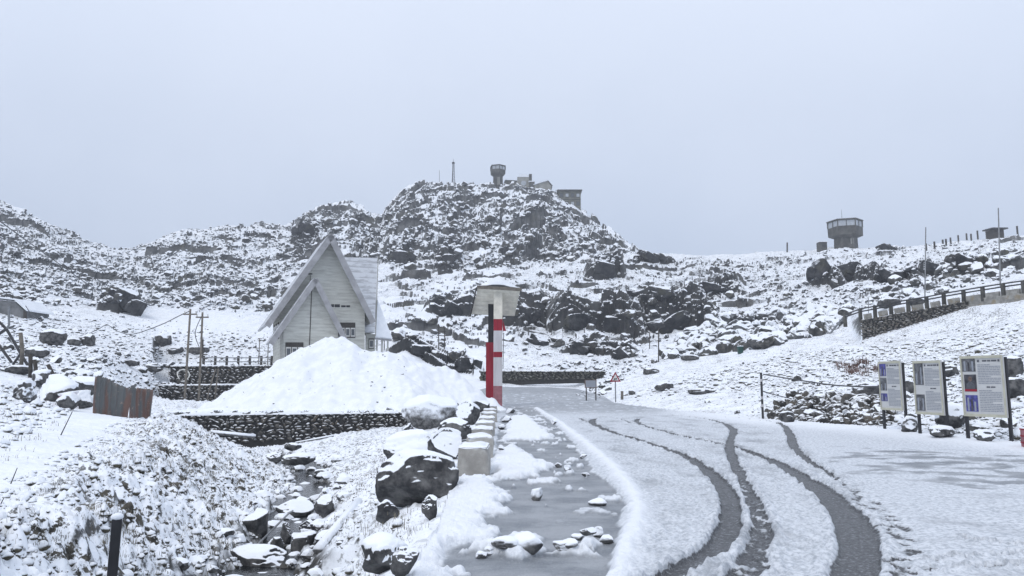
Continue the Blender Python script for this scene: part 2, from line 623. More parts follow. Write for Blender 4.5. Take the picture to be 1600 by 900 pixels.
# ------------------------------------------------------------------ rocks
def ico(sub):
    import bmesh
    bm = bmesh.new()
    bmesh.ops.create_icosphere(bm, subdivisions=sub, radius=1.0)
    bm.verts.ensure_lookup_table()
    v = np.array([x.co[:] for x in bm.verts])
    f = np.array([[q.index for q in x.verts] for x in bm.faces])
    bm.free()
    return v, f


ICO = {k: ico(k) for k in (1, 2, 3, 4, 5)}


def rock_shape(sub, rng, planes=9, depth=(0.45, 0.85), rough=0.06, freq=2.0, ledge=0.0, box=0.0):
    """an angular stone of unit radius: a ball cut by planes, then roughened"""
    v, f = ICO[sub]
    v = v.copy()
    if box > 0:
        mx = np.max(np.abs(v), axis=1, keepdims=True)
        v = v * (1 - box) + (v / mx) * box * 0.8
    for _ in range(planes):
        n = rng.normal(size=3); n /= np.linalg.norm(n)
        d = rng.uniform(*depth)
        k = v @ n - d
        v = v - np.outer(np.maximum(k, 0) * 0.94, n)
    sd = float(rng.uniform(0, 90))
    r = perlin3(v * freq + sd) * rough + perlin3(v * freq * 2.7 + sd + 5) * rough * 0.5 + perlin3(v * freq * 6.1 + sd) * rough * 0.25
    v = v * (1 + r)[:, None]
    if ledge > 0:
        zz = v[:, 2] * 3.2 + perlin3(v * 1.3 + sd) * 0.9
        fr = zz - np.floor(zz)
        k = 1 + ledge * (0.5 - fr)
        v[:, 0] *= k; v[:, 1] *= k
    return v, f


def rotz(v, a):
    c, s = math.cos(a), math.sin(a)
    return np.stack([v[:, 0] * c - v[:, 1] * s, v[:, 0] * s + v[:, 1] * c, v[:, 2]], axis=1)


def snow_thicken(v, f, t):
    """snow lying on a stone: what faces up is swollen a little"""
    a, b, c = v[f[:, 0]], v[f[:, 1]], v[f[:, 2]]
    fn = np.cross(b - a, c - a)
    vn = np.zeros_like(v)
    for i in range(3):
        np.add.at(vn, f[:, i], fn)
    vn /= np.linalg.norm(vn, axis=1, keepdims=True) + 1e-9
    w = sstep(0.25, 0.75, vn[:, 2])
    v = v.copy()
    v[:, 2] += w * t
    v[:, :2] += vn[:, :2] * (w * t * 0.6)[:, None]
    return v

# ------------------------------------------------------------------ terrain heights
NS = 1500
S = np.linspace(-1.05, 1.05, NS)
YR = np.concatenate([np.geomspace(3.0, 60.0, 520, endpoint=False),
                     np.geomspace(60.0, 300.0, 600, endpoint=False),
                     np.geomspace(300.0, 700.0, 40)])
NR = len(YR)


def layer(pts):
    a = []
    for px, py, Y in pts:
        s, e = ray(px, py)
        a.append((s, e, Y))
    a = np.array(sorted(a))
    return np.interp(S, a[:, 0], a[:, 2]), np.interp(S, a[:, 0], a[:, 1])


L1 = layer([(-300, 585, 26), (0, 590, 29), (150, 606, 33), (235, 622, 50), (250, 634, 54.4), (440, 634, 54.6), (600, 606, 62), (760, 602, 73),
            (850, 603, 74), (900, 606, 71), (940, 617, 57), (960, 629, 48), (1060, 640, 39), (1190, 656, 31), (1300, 664, 27.5),
            (1380, 671, 24.6), (1500, 683, 21), (1600, 695, 18.8), (1900, 735, 13.5)])
L2 = layer([(-300, 540, 42), (0, 545, 46), (150, 556, 50), (250, 556, 70), (420, 566, 68), (600, 566, 69), (700, 572, 86),
            (850, 573, 90), (940, 578, 85), (1060, 578, 66), (1190, 586, 52), (1300, 565, 50), (1345, 545, 52), (1400, 545, 50),
            (1500, 540, 45), (1600, 535, 40), (1900, 560, 30)])
L3 = layer([(-300, 440, 85), (0, 478, 85), (100, 498, 88), (150, 505, 90), (250, 520, 100), (420, 515, 105), (600, 520, 105),
            (700, 535, 102), (850, 540, 105), (960, 545, 105), (1060, 548, 95), (1190, 530, 85), (1300, 524, 70), (1345, 540, 61),
            (1400, 531, 59), (1500, 514, 55), (1600, 492, 51), (1900, 470, 42)])
L3b = layer([(-300, 420, 96), (0, 465, 97), (150, 492, 104), (250, 492, 118), (420, 492, 125), (600, 480, 125),
             (700, 500, 118), (850, 500, 118), (960, 500, 118), (1060, 500, 118), (1190, 500, 108), (1300, 500, 90), (1330, 500, 76),
             (1345, 494, 66), (1400, 478, 63), (1500, 464, 59), (1600, 442, 55), (1900, 400, 46)])
L4 = layer([(-300, 350, 150), (0, 410, 150), (150, 440, 155), (250, 440, 160), (420, 440, 165), (600, 432, 165), (700, 424, 168),
            (850, 414, 175), (970, 401, 180), (1060, 440, 150), (1190, 440, 150), (1300, 440, 140), (1400, 430, 125), (1500, 415, 110),
            (1600, 398, 98), (1900, 370, 85)])
L5 = layer([(-300, 230, 220), (-100, 288, 220), (0, 318, 210), (60, 338, 210), (100, 362, 212), (150, 379, 215), (185, 391, 218),
            (230, 383, 224), (290, 361, 230), (400, 352, 238), (445, 354, 242), (470, 345, 246), (500, 330, 250), (545, 321, 252),
            (575, 330, 252), (595, 337, 252), (610, 318, 252), (640, 294, 252), (660, 288, 252), (700, 291, 252), (760, 290, 252),
            (800, 289, 252), (840, 296, 252), (870, 305, 251), (905, 330, 250), (940, 358, 247), (975, 388, 242), (990, 393, 215),
            (1060, 397, 212), (1190, 394, 210), (1270, 391, 206), (1290, 386, 204), (1320, 384, 202), (1400, 387, 195), (1500, 377, 176),
            (1600, 367, 158), (1900, 340, 140)])

XG = S[None, :] * YR[:, None]
YG = np.repeat(YR[:, None], NS, 1)
PXG = 800 + FPX * S * CP          # rough photo column of every grid column (only to lay out zones)


def road_z(Y):
    return 1.05 * sstep(36, 75, Y)


def stream_x(Y):
    return np.interp(Y, [2, 6, 9.9, 14, 18, 24.4, 29, 31], [-2.1, -2.6, -3.2, -4.0, -4.9, -6.6, -9.2, -10.6])


def shoulder_x(Y):
    return np.interp(Y, [2, 6, 8, 10, 12, 14, 28, 43, 60, 75], [-0.55, -0.85, -0.75, -0.85, -0.95, -1.0, -1.15, -1.7, -5.0, -9.0])


def bank_x(Y):
    return np.interp(Y, [2, 6, 7.7, 10.5, 15.5, 25, 32, 60], [-4.1, -4.5, -4.9, -5.9, -8.0, -12.2, -15.2, -26])


def near_height(x, y):
    xs, xh, xl = stream_x(y), shoulder_x(y), bank_x(y)
    zr = road_z(y)
    # to the right of the stream, up to the road shoulder
    t = np.clip((x - xs) / np.maximum(xh - xs, 0.2), 0, 1)
    right = -1.08 + (zr + 1.08) * np.where(y < 10, sstep(0.12, 1.0, t), 0.35 * sstep(0.05, 0.5, t) + 0.65 * t ** 1.3)
    # to the left of it, up to the path on the bank
    t2 = np.clip((xs - x) / np.maximum(xs - xl, 0.3), 0, 1)
    left = -1.08 + 1.45 * sstep(0.06, 1.0, t2) + 0.15 * np.maximum(xl - x, 0)
    z = np.where(x > xs, right, left)
    return z


wall_a = (-15.2, 31.0)
wall_b = (-4.6, 33.0)


def wall_line_y(x):
    return 31.0 + (x + 15.2) / (10.6) * 2.0


ZN = near_height(XG, YG)
# platform behind the low stone wall, carrying the snow heap
on_plat = sstep(0.0, 0.5, YG - wall_line_y(XG) - 0.25) * sstep(-16.2, -15.2, XG) * (1 - sstep(-3.6, -1.6, XG))
ZN = ZN * (1 - on_plat) + 0.30 * on_plat

LAY = [L1, L2, L3, L3b, L4, L5]
D = [l[0] for l in LAY]
ZL = [EYE + l[1] * l[0] for l in LAY]
back = (D[-1] + 60, ZL[-1] - 14)
D.append(back[0]); ZL.append(back[1])
D.append(np.full(NS, 720.0)); ZL.append(ZL[-1] - 30)
ZH = np.repeat(ZL[0][None, :], NR, 0)
for k in range(len(D) - 1):
    t = np.clip((YG - D[k][None, :]) / np.maximum(D[k + 1] - D[k], 1.0)[None, :], 0, 1)
    ZH = np.where(YG > D[k][None, :], ZL[k][None, :] * (1 - t) + ZL[k + 1][None, :] * t, ZH)
plaza_col = (S > 0.12)
bl = np.where(plaza_col, 0.97, 0.90)[None, :] * D[0][None, :]
w = sstep(0, 1, (YG - bl) / (D[0][None, :] - bl))
Z = ZN * (1 - w) + ZH * w
# terraces of the house
px_of = 800 + FPX * CP * XG / YG
terr = sstep(243, 252, px_of) * (1 - sstep(600, 640, px_of))
Z = np.maximum(Z, terr * np.where(YG > 55.4, 1.40, -9) + (1 - terr) * -9)
Z = np.maximum(Z, terr * np.where(YG > 60.4, 2.85, -9) + (1 - terr) * -9)
hp = terr * sstep(60.4, 61.0, YG) * (1 - sstep(84, 90, YG))
Z = Z * (1 - hp) + np.maximum(2.95, np.minimum(Z, 3.3)) * hp
Z = np.where((YG > 60.3), Z, Z)


def zone(px, py, Y, rx, ry, rY=60):
    """soft world-space blob around a point given by pixel and distance"""
    c = P(px, py, Y)
    return np.exp(-(((XG - c.x) / rx) ** 2 + ((YG - c.y) / ry) ** 2))


far = sstep(0, 1, (YG - D[0][None, :]) / 14.0)
behind3 = sstep(0, 1, (YG - D[3][None, :] - 4) / 18.0)
pxc = px_of
mountain = sstep(440, 480, pxc) * (1 - sstep(985, 1020, pxc)) * sstep(168, 190, YG)
lefthill = (1 - sstep(440, 520, pxc)) * sstep(105, 150, YG)
farleft = (1 - sstep(150, 220, pxc)) * sstep(88, 130, YG)
midslope = sstep(560, 640, pxc) * (1 - sstep(1130, 1260, pxc)) * sstep(95, 110, YG) * (1 - sstep(175, 195, YG))
righthill = sstep(1000, 1100, pxc) * behind3

rockA = np.clip(1.0 * mountain + 0.40 * lefthill + 0.2 * farleft + 0.36 * midslope + 0.16 * righthill, 0, 1)
rockA *= np.clip(0.85 + 1.1 * fbm2(XG / 20, YG / 26, 3, 5), 0.15, 1.25)
rockA = np.clip(rockA + 0.12 * far, 0, 1)

m = far > 0.001
xm, ym = XG[m], YG[m]
mt, lh, ms, rh = mountain[m], lefthill[m], midslope[m], righthill[m]
# strata dip to the right on the mountain
wx = xm + 3.0 * fbm2(xm / 15, ym / 15, 2, 40); wy = ym + 3.0 * fbm2(xm / 15, ym / 15, 2, 44)
ca, sa = math.cos(0.6), math.sin(0.6)
rx = wx * ca + wy * sa; ry = -wx * sa + wy * ca
f1 = facet2(rx / 17, ry / 9, 1, 1.2)
f2 = facet2(rx / 6.5, ry / 4.0, 2, 1.4)
f3 = facet2(rx / 2.6, ry / 1.8, 3, 1.5)
f4 = facet2(rx / 1.3, ry / 0.9, 17, 1.5)
dz = mt * (5.0 * f1 + 2.3 * f2 + 1.1 * f3 + 0.5 * f4)
dz += lh * (2.2 * facet2(wx / 13, wy / 9, 4, 1.0) + 0.9 * f2 + 0.7 * f3)
dz += ms * (1.6 * facet2(wx / 15, wy / 7, 6, 1.1) + 0.9 * facet2(wx / 6, wy / 4, 7, 1.2) + 0.4 * f3)
dz += rh * (0.9 * facet2(wx / 10, wy / 6, 8, 1.0) + 0.35 * f3 + 1.2 * fbm2(xm / 30, ym / 30, 2, 9))
dz += far[m] * (0.5 * fbm2(xm / 9, ym / 9, 3, 12) + 0.16 * fbm2(xm / 1.9, ym / 1.9, 3, 15))
top = np.broadcast_to((1 - 0.35 * sstep(0.90, 1.0, YG / D[5][None, :])), YG.shape)[m]
low = np.broadcast_to(sstep(0, 1, (YG - D[0][None, :]) / 14.0), YG.shape)[m]
hpm = (1 - hp[m])
keep = 1 - (sstep(1320, 1345, pxc[m]) * sstep(48, 56, ym) * (1 - sstep(68, 76, ym)))   # the built road keeps its grade
Z[m] += dz * top * low * hpm * keep

# rock bands: the slope breaks off in vertical steps of dark wet rock
wetA = np.zeros_like(Z)
EL0 = (Z - EYE) / YG


def depth_at(px, py, y0=55.0):
    s, e = ray(px, py)
    j = int(np.clip(round((s - S[0]) / (S[1] - S[0])), 0, NS - 1))
    i0 = int(np.searchsorted(YR, y0))
    idx = np.nonzero(EL0[i0:, j] >= e)[0]
    return float(YR[i0 + idx[0]]) if len(idx) else None


BANDS = [([(664, 490), (705, 493), (750, 492)], 30, 60), ([(780, 506), (815, 510), (856, 508)], 42, 60), ([(858, 518), (900, 523), (950, 528), (1004, 529)], 56, 60),
         ([(996, 522), (1050, 520), (1122, 508)], 42, 60), ([(985, 484), (1040, 484), (1100, 478)], 34, 60), ([(915, 434), (945, 433), (975, 428)], 36, 60),
         ([(980, 412), (1020, 411), (1060, 408)], 15, 60), ([(605, 556), (680, 572), (752, 588)], 32, 60), ([(875, 548), (930, 556), (1000, 562)], 22, 60),
         ([(1085, 462), (1130, 460), (1160, 455)], 18, 60), ([(1262, 446), (1295, 448), (1322, 444)], 38, 70), ([(1322, 436), (1380, 442), (1440, 446)], 28, 70), ([(1435, 428), (1490, 430), (1542, 424)], 28, 70),
         ([(1370, 392), (1405, 391)], 10, 100), ([(600, 412), (625, 414), (645, 410)], 26, 100), ([(680, 420), (720, 420)], 22, 100), ([(150, 482), (185, 486), (222, 482)], 44, 60), ([(455, 376), (500, 372)], 22, 100)]
for bi, (pl, hpx, y0) in enumerate(BANDS):
    xs_, ys_ = [], []
    for px, py in pl:
        Yd = depth_at(px, py, y0)
        if Yd is None: continue
        xs_.append(ray(px, py)[0]); ys_.append(Yd)
    if len(xs_) < 2: continue
    c0, c1 = np.searchsorted(S, xs_[0] - 0.004), np.searchsorted(S, xs_[-1] + 0.004)
    sl_ = slice(c0, c1)
    r0, r1 = np.searchsorted(YR, min(ys_) - 10), np.searchsorted(YR, max(ys_) + 30)
    sub = (slice(r0, r1), sl_)
    Yb = np.interp(S[sl_], xs_, ys_)
    Xb = S[sl_] * Yb
    Yb = Yb + 1.5 * fbm2(Xb / 7.0, Xb * 0 + bi, 2, 180) + 1.6 * facet2(Xb / 4.5, Xb * 0 + bi * 3.3, 181, 0.9)
    endt = np.clip(np.minimum(S[sl_] - xs_[0], xs_[-1] - S[sl_]) / (0.22 * (xs_[-1] - xs_[0])) + 0.25, 0, 1) ** 0.7
    hh = hpx * (1.3 if bi < 5 else 1.0) * Yb / FPX * (0.85 + 0.28 * fbm2(Xb / 9.0, Xb * 0 + bi * 1.7, 2, 183) + 0.22 * facet2(Xb / 6.0, Xb * 0 + bi * 5.1, 184, 0.8)) * endt
    d_ = YG[sub] - Yb[None, :]
    lv = fbm2(XG[sub] / 9.0, XG[sub] * 0 + bi, 2, 185)
    t1 = 1.7 + 1.0 * lv + 0.5 * facet2(XG[sub] / 3.0, XG[sub] * 0 + bi, 188, 0.8)
    t2 = t1 + 1.6 + 0.8 * fbm2(XG[sub] / 7.0, XG[sub] * 0 + bi + 40, 2, 189)
    f1_ = np.clip(0.50 + 0.35 * fbm2(Xb / 10, Xb * 0 + bi * 2.1, 2, 187), 0.25, 0.8)[None, :]
    step = f1_ * sstep(0, 0.45, d_) + (1 - f1_) * (0.6 * sstep(t1, t1 + 0.45, d_) + 0.4 * sstep(t2, t2 + 0.45, d_))
    fall = 1 - sstep(3.5, 15.0, d_)
    Z[sub] += hh[None, :] * step * fall
    near_f = np.exp(-((d_ - 1.4) / 3.2) ** 2) * endt[None, :]
    wetA[sub] = np.maximum(wetA[sub], near_f)
    rockA[sub] = np.maximum(rockA[sub], np.clip(near_f * 1.6, 0, 1))

# relief of the near snow: tussocks on the bank, smooth drift on the path
n = (YG < 75) & (w < 0.999) & ((XG < shoulder_x(YG)) | (w > 0.3)) | ((YG < 110) & (w > 0.2) & (mountain < 0.01))
xn, yn = XG[n], YG[n]
xl, xs, xh = bank_x(yn), stream_x(yn), shoulder_x(yn)
pathn = sstep(-0.5, 0.4, xl - xn + 0.5 * fbm2(xn / 1.3, yn / 1.3, 3, 21)) * (1 - sstep(2.0, 4.5, xl - xn))
pathn = pathn * (yn < 33)
plat = on_plat[n]
grassn = np.clip(1 - 0.92 * pathn, 0, 1) * (1 - plat) * (1 - 0.75 * sstep(0.2, 0.9, w[n]))
grassn = np.where((xn > xs + 0.5) & (yn < 33), grassn * (0.55 - 0.3 * sstep(0.4, 1.0, (xn - xs) / np.maximum(xh - xs, .3))), grassn)
grassn = np.where(xn > xh, 0.0, grassn)
upl = sstep(0.5, 3, xl - xn) * (yn < 33)
grassn = np.where(upl > 0.5, grassn * 0.5, grassn)
tus = np.abs(fbm2(xn / 0.42, yn / 0.42, 3, 24)) * 0.22 - 0.07 + 0.10 * fbm2(xn / 1.1, yn / 1.1, 2, 27) + 0.03 * fbm2(xn / 0.1, yn / 0.1, 2, 28) + 0.07 * np.abs(fbm2(xn / 0.2, yn / 0.24, 2, 29)) - 0.02
smooth_r = 0.05 * fbm2(xn / 1.6, yn / 1.6, 3, 30) + 0.006 * fbm2(xn / 0.12, yn / 0.12, 2, 31)
Z[n] += np.where(xn < xh + 0.02, 1.0, sstep(0.2, 0.8, w[n])) * (tus * grassn + smooth_r)
grassA = np.zeros_like(Z)
grassA[n] = grassn
grassA = np.where(YG > 30, np.clip(0.55 * (1 - mountain) * (1 - 0.5 * lefthill) * (1 - on_plat), 0, 1), grassA)
grassA = np.where((w < 0.5) & (XG > shoulder_x(YG)), 0, grassA)
grassA = np.where((pxc > 1200) & (YG > 18) & (YG < 60) & (w > 0.5), 0.75, grassA)
snowflat = np.exp(-(((pxc - 310) / 150) ** 2 + ((YG - 108) / 22) ** 2))
rockA *= 1 - 0.8 * snowflat; grassA *= 1 - 0.8 * snowflat
hs = sstep(590, 600, pxc) * (1 - sstep(690, 720, pxc)) * sstep(110, 118, YG) * (1 - sstep(135, 142, YG))
rockA *= 1 - 0.85 * hs; grassA *= 1 - 0.8 * hs

# stream bed: a shallow, stony trough
sd = np.abs(XG - stream_x(YG) - 0.12 * np.sin(YG * 1.7) - 0.25 * fbm2(YG / 2.2, YG * 0 + 3, 2, 33))
sw = np.interp(YG, [3, 8, 10, 14, 18, 22, 25, 30], [0.75, 0.72, 0.62, 0.5, 0.42, 0.42, 0.5, 0.2])
bed = (1 - sstep(sw * 0.75, sw * 1.35, sd)) * (YG < 30)
Z -= 0.16 * bed
mudA = np.clip(1.15 * (1 - sstep(sw * 1.0, sw * 1.55, sd)) * (YG < 29), 0, 1)
grassA *= 1 - mudA

# ------------------------------------------------------------------ the road surface
def seg_dist(x, y, pts):
    best = np.full(x.shape, 1e9)
    for (ax, ay), (bx, by) in zip(pts[:-1], pts[1:]):
        dx, dy = bx - ax, by - ay
        t = np.clip(((x - ax) * dx + (y - ay) * dy) / (dx * dx + dy * dy + 1e-12), 0, 1)
        best = np.minimum(best, np.hypot(x - ax - t * dx, y - ay - t * dy))
    return best


def smooth_line(pts, k=8):
    pts = np.array(pts, float)
    out = []
    for i in range(len(pts) - 1):
        p0 = pts[max(i - 1, 0)]; p1 = pts[i]; p2 = pts[i + 1]; p3 = pts[min(i + 2, len(pts) - 1)]
        for t in np.linspace(0, 1, k, endpoint=False):
            out.append(0.5 * ((2 * p1) + (-p0 + p2) * t + (2 * p0 - 5 * p1 + 4 * p2 - p3) * t * t + (-p0 + 3 * p1 - 3 * p2 + p3) * t ** 3))
    out.append(pts[-1])
    return [tuple(p) for p in out]


def gline(pix, k=5):
    return smooth_line([flat(a, b) for a, b in pix], k)


def inside(x, y, poly):
    r = np.zeros(x.shape, bool)
    j = len(poly) - 1
    for i in range(len(poly)):
        xi, yi = poly[i]; xj, yj = poly[j]
        r ^= ((yi > y) != (yj > y)) & (x < (xj - xi) * (y - yi) / (yj - yi + 1e-12) + xi)
        j = i
    return r


def soft_poly(x, y, poly, wid, jit=0.0, js=1.0, seed=0):
    """1 inside, 0 outside, with a ragged soft edge"""
    xx = x + jit * fbm2(x / js, y / js, 3, 50 + seed)
    yy = y + jit * 2 * fbm2(x / js, y / js, 3, 60 + seed)
    d = seg_dist(xx, yy, poly + poly[:1])
    d = np.where(inside(xx, yy, poly), d, -d)
    return sstep(-wid, wid, d)


is_road = (XG > shoulder_x(YG) - 0.02) & (w < 0.55) & (YG < 76) & (Z > -0.5)
near_r = is_road & (YG < 60)
track = np.zeros_like(Z); slush = np.zeros_like(Z); clean = np.zeros_like(Z)
xr, yr = XG[near_r], YG[near_r]
jx = 0.05 * fbm2(xr / 0.35, yr / 0.5, 3, 70) + 0.028 * fbm2(xr / 0.09, yr / 0.12, 2, 71)
TR = [
    ([(944, 655, .10), (930, 656, .12), (925, 660, .13), (932, 667, .14), (962, 680, .14), (1010, 694, .13), (1060, 712, .13), (1100, 735, .14), (1130, 765, .14), (1143, 800, .13), (1134, 840, .13), (1114, 870, .125), (1078, 890, .12), (1045, 907, .12), (990, 945, .12)], 1.0, 0),
    ([(1050, 650, .06), (1095, 656, .08), (1128, 663, .12), (1146, 674, .14), (1142, 690, .11), (1140, 704, .11), (1148, 728, .11), (1162, 757, .10), (1180, 795, .10), (1190, 830, .11), (1184, 865, .12), (1172, 890, .14), (1155, 915, .14), (1130, 950, .14)], 0.85, 1),
    ([(1014, 655, .08), (1000, 656, .09), (994, 660, .11), (1006, 667, .12), (1050, 680, .12), (1110, 693, .12), (1160, 706, .13), (1210, 726, .15), (1256, 752, .17), (1296, 782, .19), (1328, 815, .20), (1342, 855, .19), (1338, 900, .18), (1330, 950, .18)], 1.0, 0),
    ([(1120, 653, .05), (1170, 659, .08), (1218, 666, .11), (1234, 680, .12), (1240, 700, .12), (1255, 717, .10), (1280, 735, .08), (1310, 752, .06)], 0.9, 1),
    ([(906, 655, .08), (912, 659, .10), (918, 662, .06)], 0.8, 0), ([(968, 656, .07), (976, 659, .08), (986, 663, .05)], 0.7, 0),
    ([(1390, 884, .03), (1450, 884, .035), (1520, 880, .035), (1640, 872, .03)], 0.7, 1),
    ([(1500, 848, .02), (1560, 858, .03), (1650, 864, .03)], 0.65, 1),
    ([(1380, 893, .03), (1460, 897, .03), (1640, 892, .03)], 0.7, 1),
]


def seg_dist_w(x, y, pts):
    """distance to a line of (x, y, width) points, and the width there"""
    best = np.full(x.shape, 1e9); wd = np.full(x.shape, 0.1)
    for (ax, ay, aw), (bx, by, bw) in zip(pts[:-1], pts[1:]):
        dx, dy = bx - ax, by - ay
        t = np.clip(((x - ax) * dx + (y - ay) * dy) / (dx * dx + dy * dy + 1e-12), 0, 1)
        d = np.hypot(x - ax - t * dx, y - ay - t * dy)
        m = d < best
        best = np.where(m, d, best); wd = np.where(m, aw + (bw - aw) * t, wd)
    return best, wd


tv = np.zeros(xr.shape); ridge = np.zeros(xr.shape)
lumpn = fbm2(xr / 0.16, yr / 0.22, 3, 76)
for pts, amp, lumpy in TR:
    g = smooth_line([flat(a_, b_) + (w_q,) for a_, b_, w_q in pts], 5)
    dd, hw = seg_dist_w(xr + jx, yr + jx * 1.5, g)
    wid = hw * (1 + 0.18 * fbm2(xr / 0.7, yr / 0.7, 2, 73))
    a_v = amp * (1 - sstep(wid * 0.8, wid * 1.25, dd))
    if lumpy:
        a_v = a_v * np.clip(0.95 + 0.8 * lumpn * (1 - sstep(11, 17, yr)), 0.2, 1)
    tv = np.maximum(tv, a_v)
    ridge = np.maximum(ridge, np.exp(-((dd - wid * 1.4) / 0.07) ** 2))
churn = soft_poly(xr, yr, [flat(*p) for p in [(1290, 742), (1340, 765), (1400, 805), (1440, 860), (1445, 905), (1380, 950), (1370, 950), (1375, 860), (1350, 810)]], 0.10, 0.12, 0.4, 4)
tv = np.maximum(tv, churn * (0.42 + 0.45 * fbm2(xr / 0.14, yr / 0.2, 3, 75)))
far_tr = sstep(30, 44, yr)
tv *= 1 - 0.8 * far_tr
lane = [flat(*p) for p in [(800, 640), (838, 643), (868, 664), (902, 700), (926, 738), (958, 765), (976, 788), (968, 830), (958, 870), (948, 905), (930, 960),
                           (560, 960), (590, 905), (640, 868), (700, 800), (720, 752), (768, 745), (776, 690), (782, 655)]]
lanev = soft_poly(xr, yr, lane, 0.07, 0.07, 0.5, 1)
patch = np.zeros(xr.shape)
for pl in ([(768, 752), (776, 712), (800, 696), (822, 712), (858, 733), (836, 748)],
           [(786, 690), (800, 652), (822, 650), (836, 662), (866, 688), (826, 690)],
           [(560, 960), (600, 895), (655, 818), (700, 772), (716, 752), (766, 752), (786, 772), (782, 800), (756, 822), (776, 838), (735, 848), (690, 866), (640, 884), (700, 905), (640, 960)],
           [(740, 868), (752, 858), (800, 850), (836, 846), (850, 862), (800, 872)],
           [(870, 868), (900, 858), (930, 858), (925, 868)], [(1140, 600), (1141, 600), (1140, 601)]):
    patch = np.maximum(patch, soft_poly(xr + 0.04 * fbm2(xr / 0.12, yr / 0.12, 2, 99), yr, [flat(*p) for p in pl], 0.10, 0.18, 0.5, 2))
flk = sstep(0.42, 0.62, fbm2(xr / 0.45, yr / 0.9, 4, 87)) * 0.75
patch = np.maximum(patch, flk * sstep(7, 12, yr))
sv = lanev * (1 - patch)
# slush further up the road and in a band across the open ground on the right
sv = np.maximum(sv, 0.62 * sstep(28, 42, yr) * (1 - patch) * (1 - sstep(0.30, 0.42, xr / yr)))
cross = soft_poly(xr, yr, [flat(*p) for p in [(1300, 700), (1600, 715), (1900, 760), (1900, 790), (1600, 760), (1420, 765), (1330, 740)]], 0.6, 0.6, 1.5, 6)
sv = np.maximum(sv, cross * (0.5 + 0.8 * fbm2(xr / 0.8, yr / 0.5, 4, 80)))
mid = soft_poly(xr, yr, [flat(*p) for p in [(880, 655), (1050, 645), (1200, 660), (1350, 760), (1420, 905), (1400, 960), (950, 960), (1010, 800), (960, 720)]], 0.3, 0.3, 1.0, 7)
sv = np.maximum(sv, mid * (0.35 + 0.25 * fbm2(xr / 0.8, yr / 1.6, 3, 82)))
cor = soft_poly(xr, yr, [flat(*p) for p in [(1420, 780), (1620, 770), (1900, 800), (1900, 960), (1420, 960), (1400, 830)]], 0.5, 0.4, 1.5, 8)
sv = np.maximum(sv, cor * (0.30 + 0.3 * fbm2(xr / 1.3, yr / 0.7, 3, 84)))
cv = patch * lanev
berm = gline([(838, 641), (866, 657), (900, 684), (944, 722), (974, 756), (994, 790), (994, 822), (980, 860), (966, 905), (950, 950)])
bd = seg_dist(xr + jx, yr + jx, berm)
bermv = np.exp(-(bd / 0.14) ** 2) * (1 - lanev)
cv = np.maximum(cv, bermv)
edge_r = sstep(0.0, 1.0, (yr - 0.80 * np.interp(xr / yr, S, D[0])) / (0.15 * np.interp(xr / yr, S, D[0]))) * sstep(0.16, 0.3, xr / yr)
cv = np.maximum(cv, 0.9 * edge_r * (1 - cross))
out_l = 1 - sstep(0.0, 0.35, xr - shoulder_x(yr))
cv = np.maximum(cv, out_l * (yr < 12.2))
sv *= 1 - np.clip(cv, 0, 1)
track[near_r] = tv * (1 - 0.8 * lanev)
slush[near_r] = np.clip(sv, 0, 1)
clean[near_r] = np.clip(cv, 0, 1)
lump = fbm2(xr / 0.08, yr / 0.09, 3, 90)
wet = np.clip(np.maximum(tv, np.clip(lanev * (1 - patch), 0, 1)), 0, 1)
dzr = 0.055 * (1 - wet) + 0.03 * ridge * (1 + 1.2 * lumpn) * (1 - tv) + 0.018 * lump * (1 - wet) * (0.35 + mid) + 0.06 * bermv + 0.05 * patch * lanev + 0.02 * fbm2(xr / 0.9, yr / 0.9, 2, 93)
dzr += 0.004 * fbm2(xr / 0.09, yr / 0.09, 2, 95) * wet
dzr += (0.016 * lump + 0.03 * fbm2(xr / 0.35, yr / 0.35, 3, 98)) * np.clip(patch * lanev + out_l, 0, 1)
dzr += 0.06 * edge_r * (1 + 0.5 * fbm2(xr / 0.8, yr / 0.8, 2, 96))
Z[near_r] += dzr
fr_ = is_road & (YG >= 60)
slush[fr_] = 0.66

Zsurf = Z


def gz(x, y):
    """height of the ground at a world point"""
    s = x / y
    j = (s - S[0]) / (S[1] - S[0])
    i = float(np.interp(y, YR, np.arange(NR)))
    j = min(max(j, 0), NS - 1.001); i = min(max(i, 0), NR - 1.001)
    a, b = int(i), int(j)
    u, v = i - a, j - b
    return float(Z[a, b] * (1 - u) * (1 - v) + Z[a + 1, b] * u * (1 - v) + Z[a, b + 1] * (1 - u) * v + Z[a + 1, b + 1] * u * v)


ELEV = (Z - EYE) / YG


def hit(px, py, y0=3.0):
    """where the line of sight through a photo pixel meets the ground"""
    s, e = ray(px, py)
    j = int(round((s - S[0]) / (S[1] - S[0])))
    j = min(max(j, 0), NS - 1)
    i0 = int(np.searchsorted(YR, y0))
    idx = np.nonzero(ELEV[i0:, j] >= e)[0]
    if len(idx) == 0:
        return None
    Y = YR[i0 + idx[0]]
    return Vector((s * Y, Y, float(Z[i0 + idx[0], j])))


# ------------------------------------------------------------------ ground meshes
def sheet(name, mask, mat, attrs, label_kind='structure', smooth=True):
    """the part of the terrain grid whose faces are in the mask, as one mesh"""
    fm = mask[:-1, :-1]
    ii, jj = np.nonzero(fm)
    a = ii * NS + jj
    q = np.stack([a, a + 1, a + NS + 1, a + NS], axis=1)
    used = np.unique(q)
    remap = np.zeros(NR * NS, np.int64); remap[used] = np.arange(len(used))
    v = np.stack([XG.ravel()[used], YG.ravel()[used], Z.ravel()[used]], axis=1)
    me = mesh_np(name, v, quads=remap[q], smooth=smooth)
    for k, arr in attrs.items():
        add_attr(me, k, arr.ravel()[used])
    o = link(name, me, mat)
    o["kind"] = label_kind
    return o


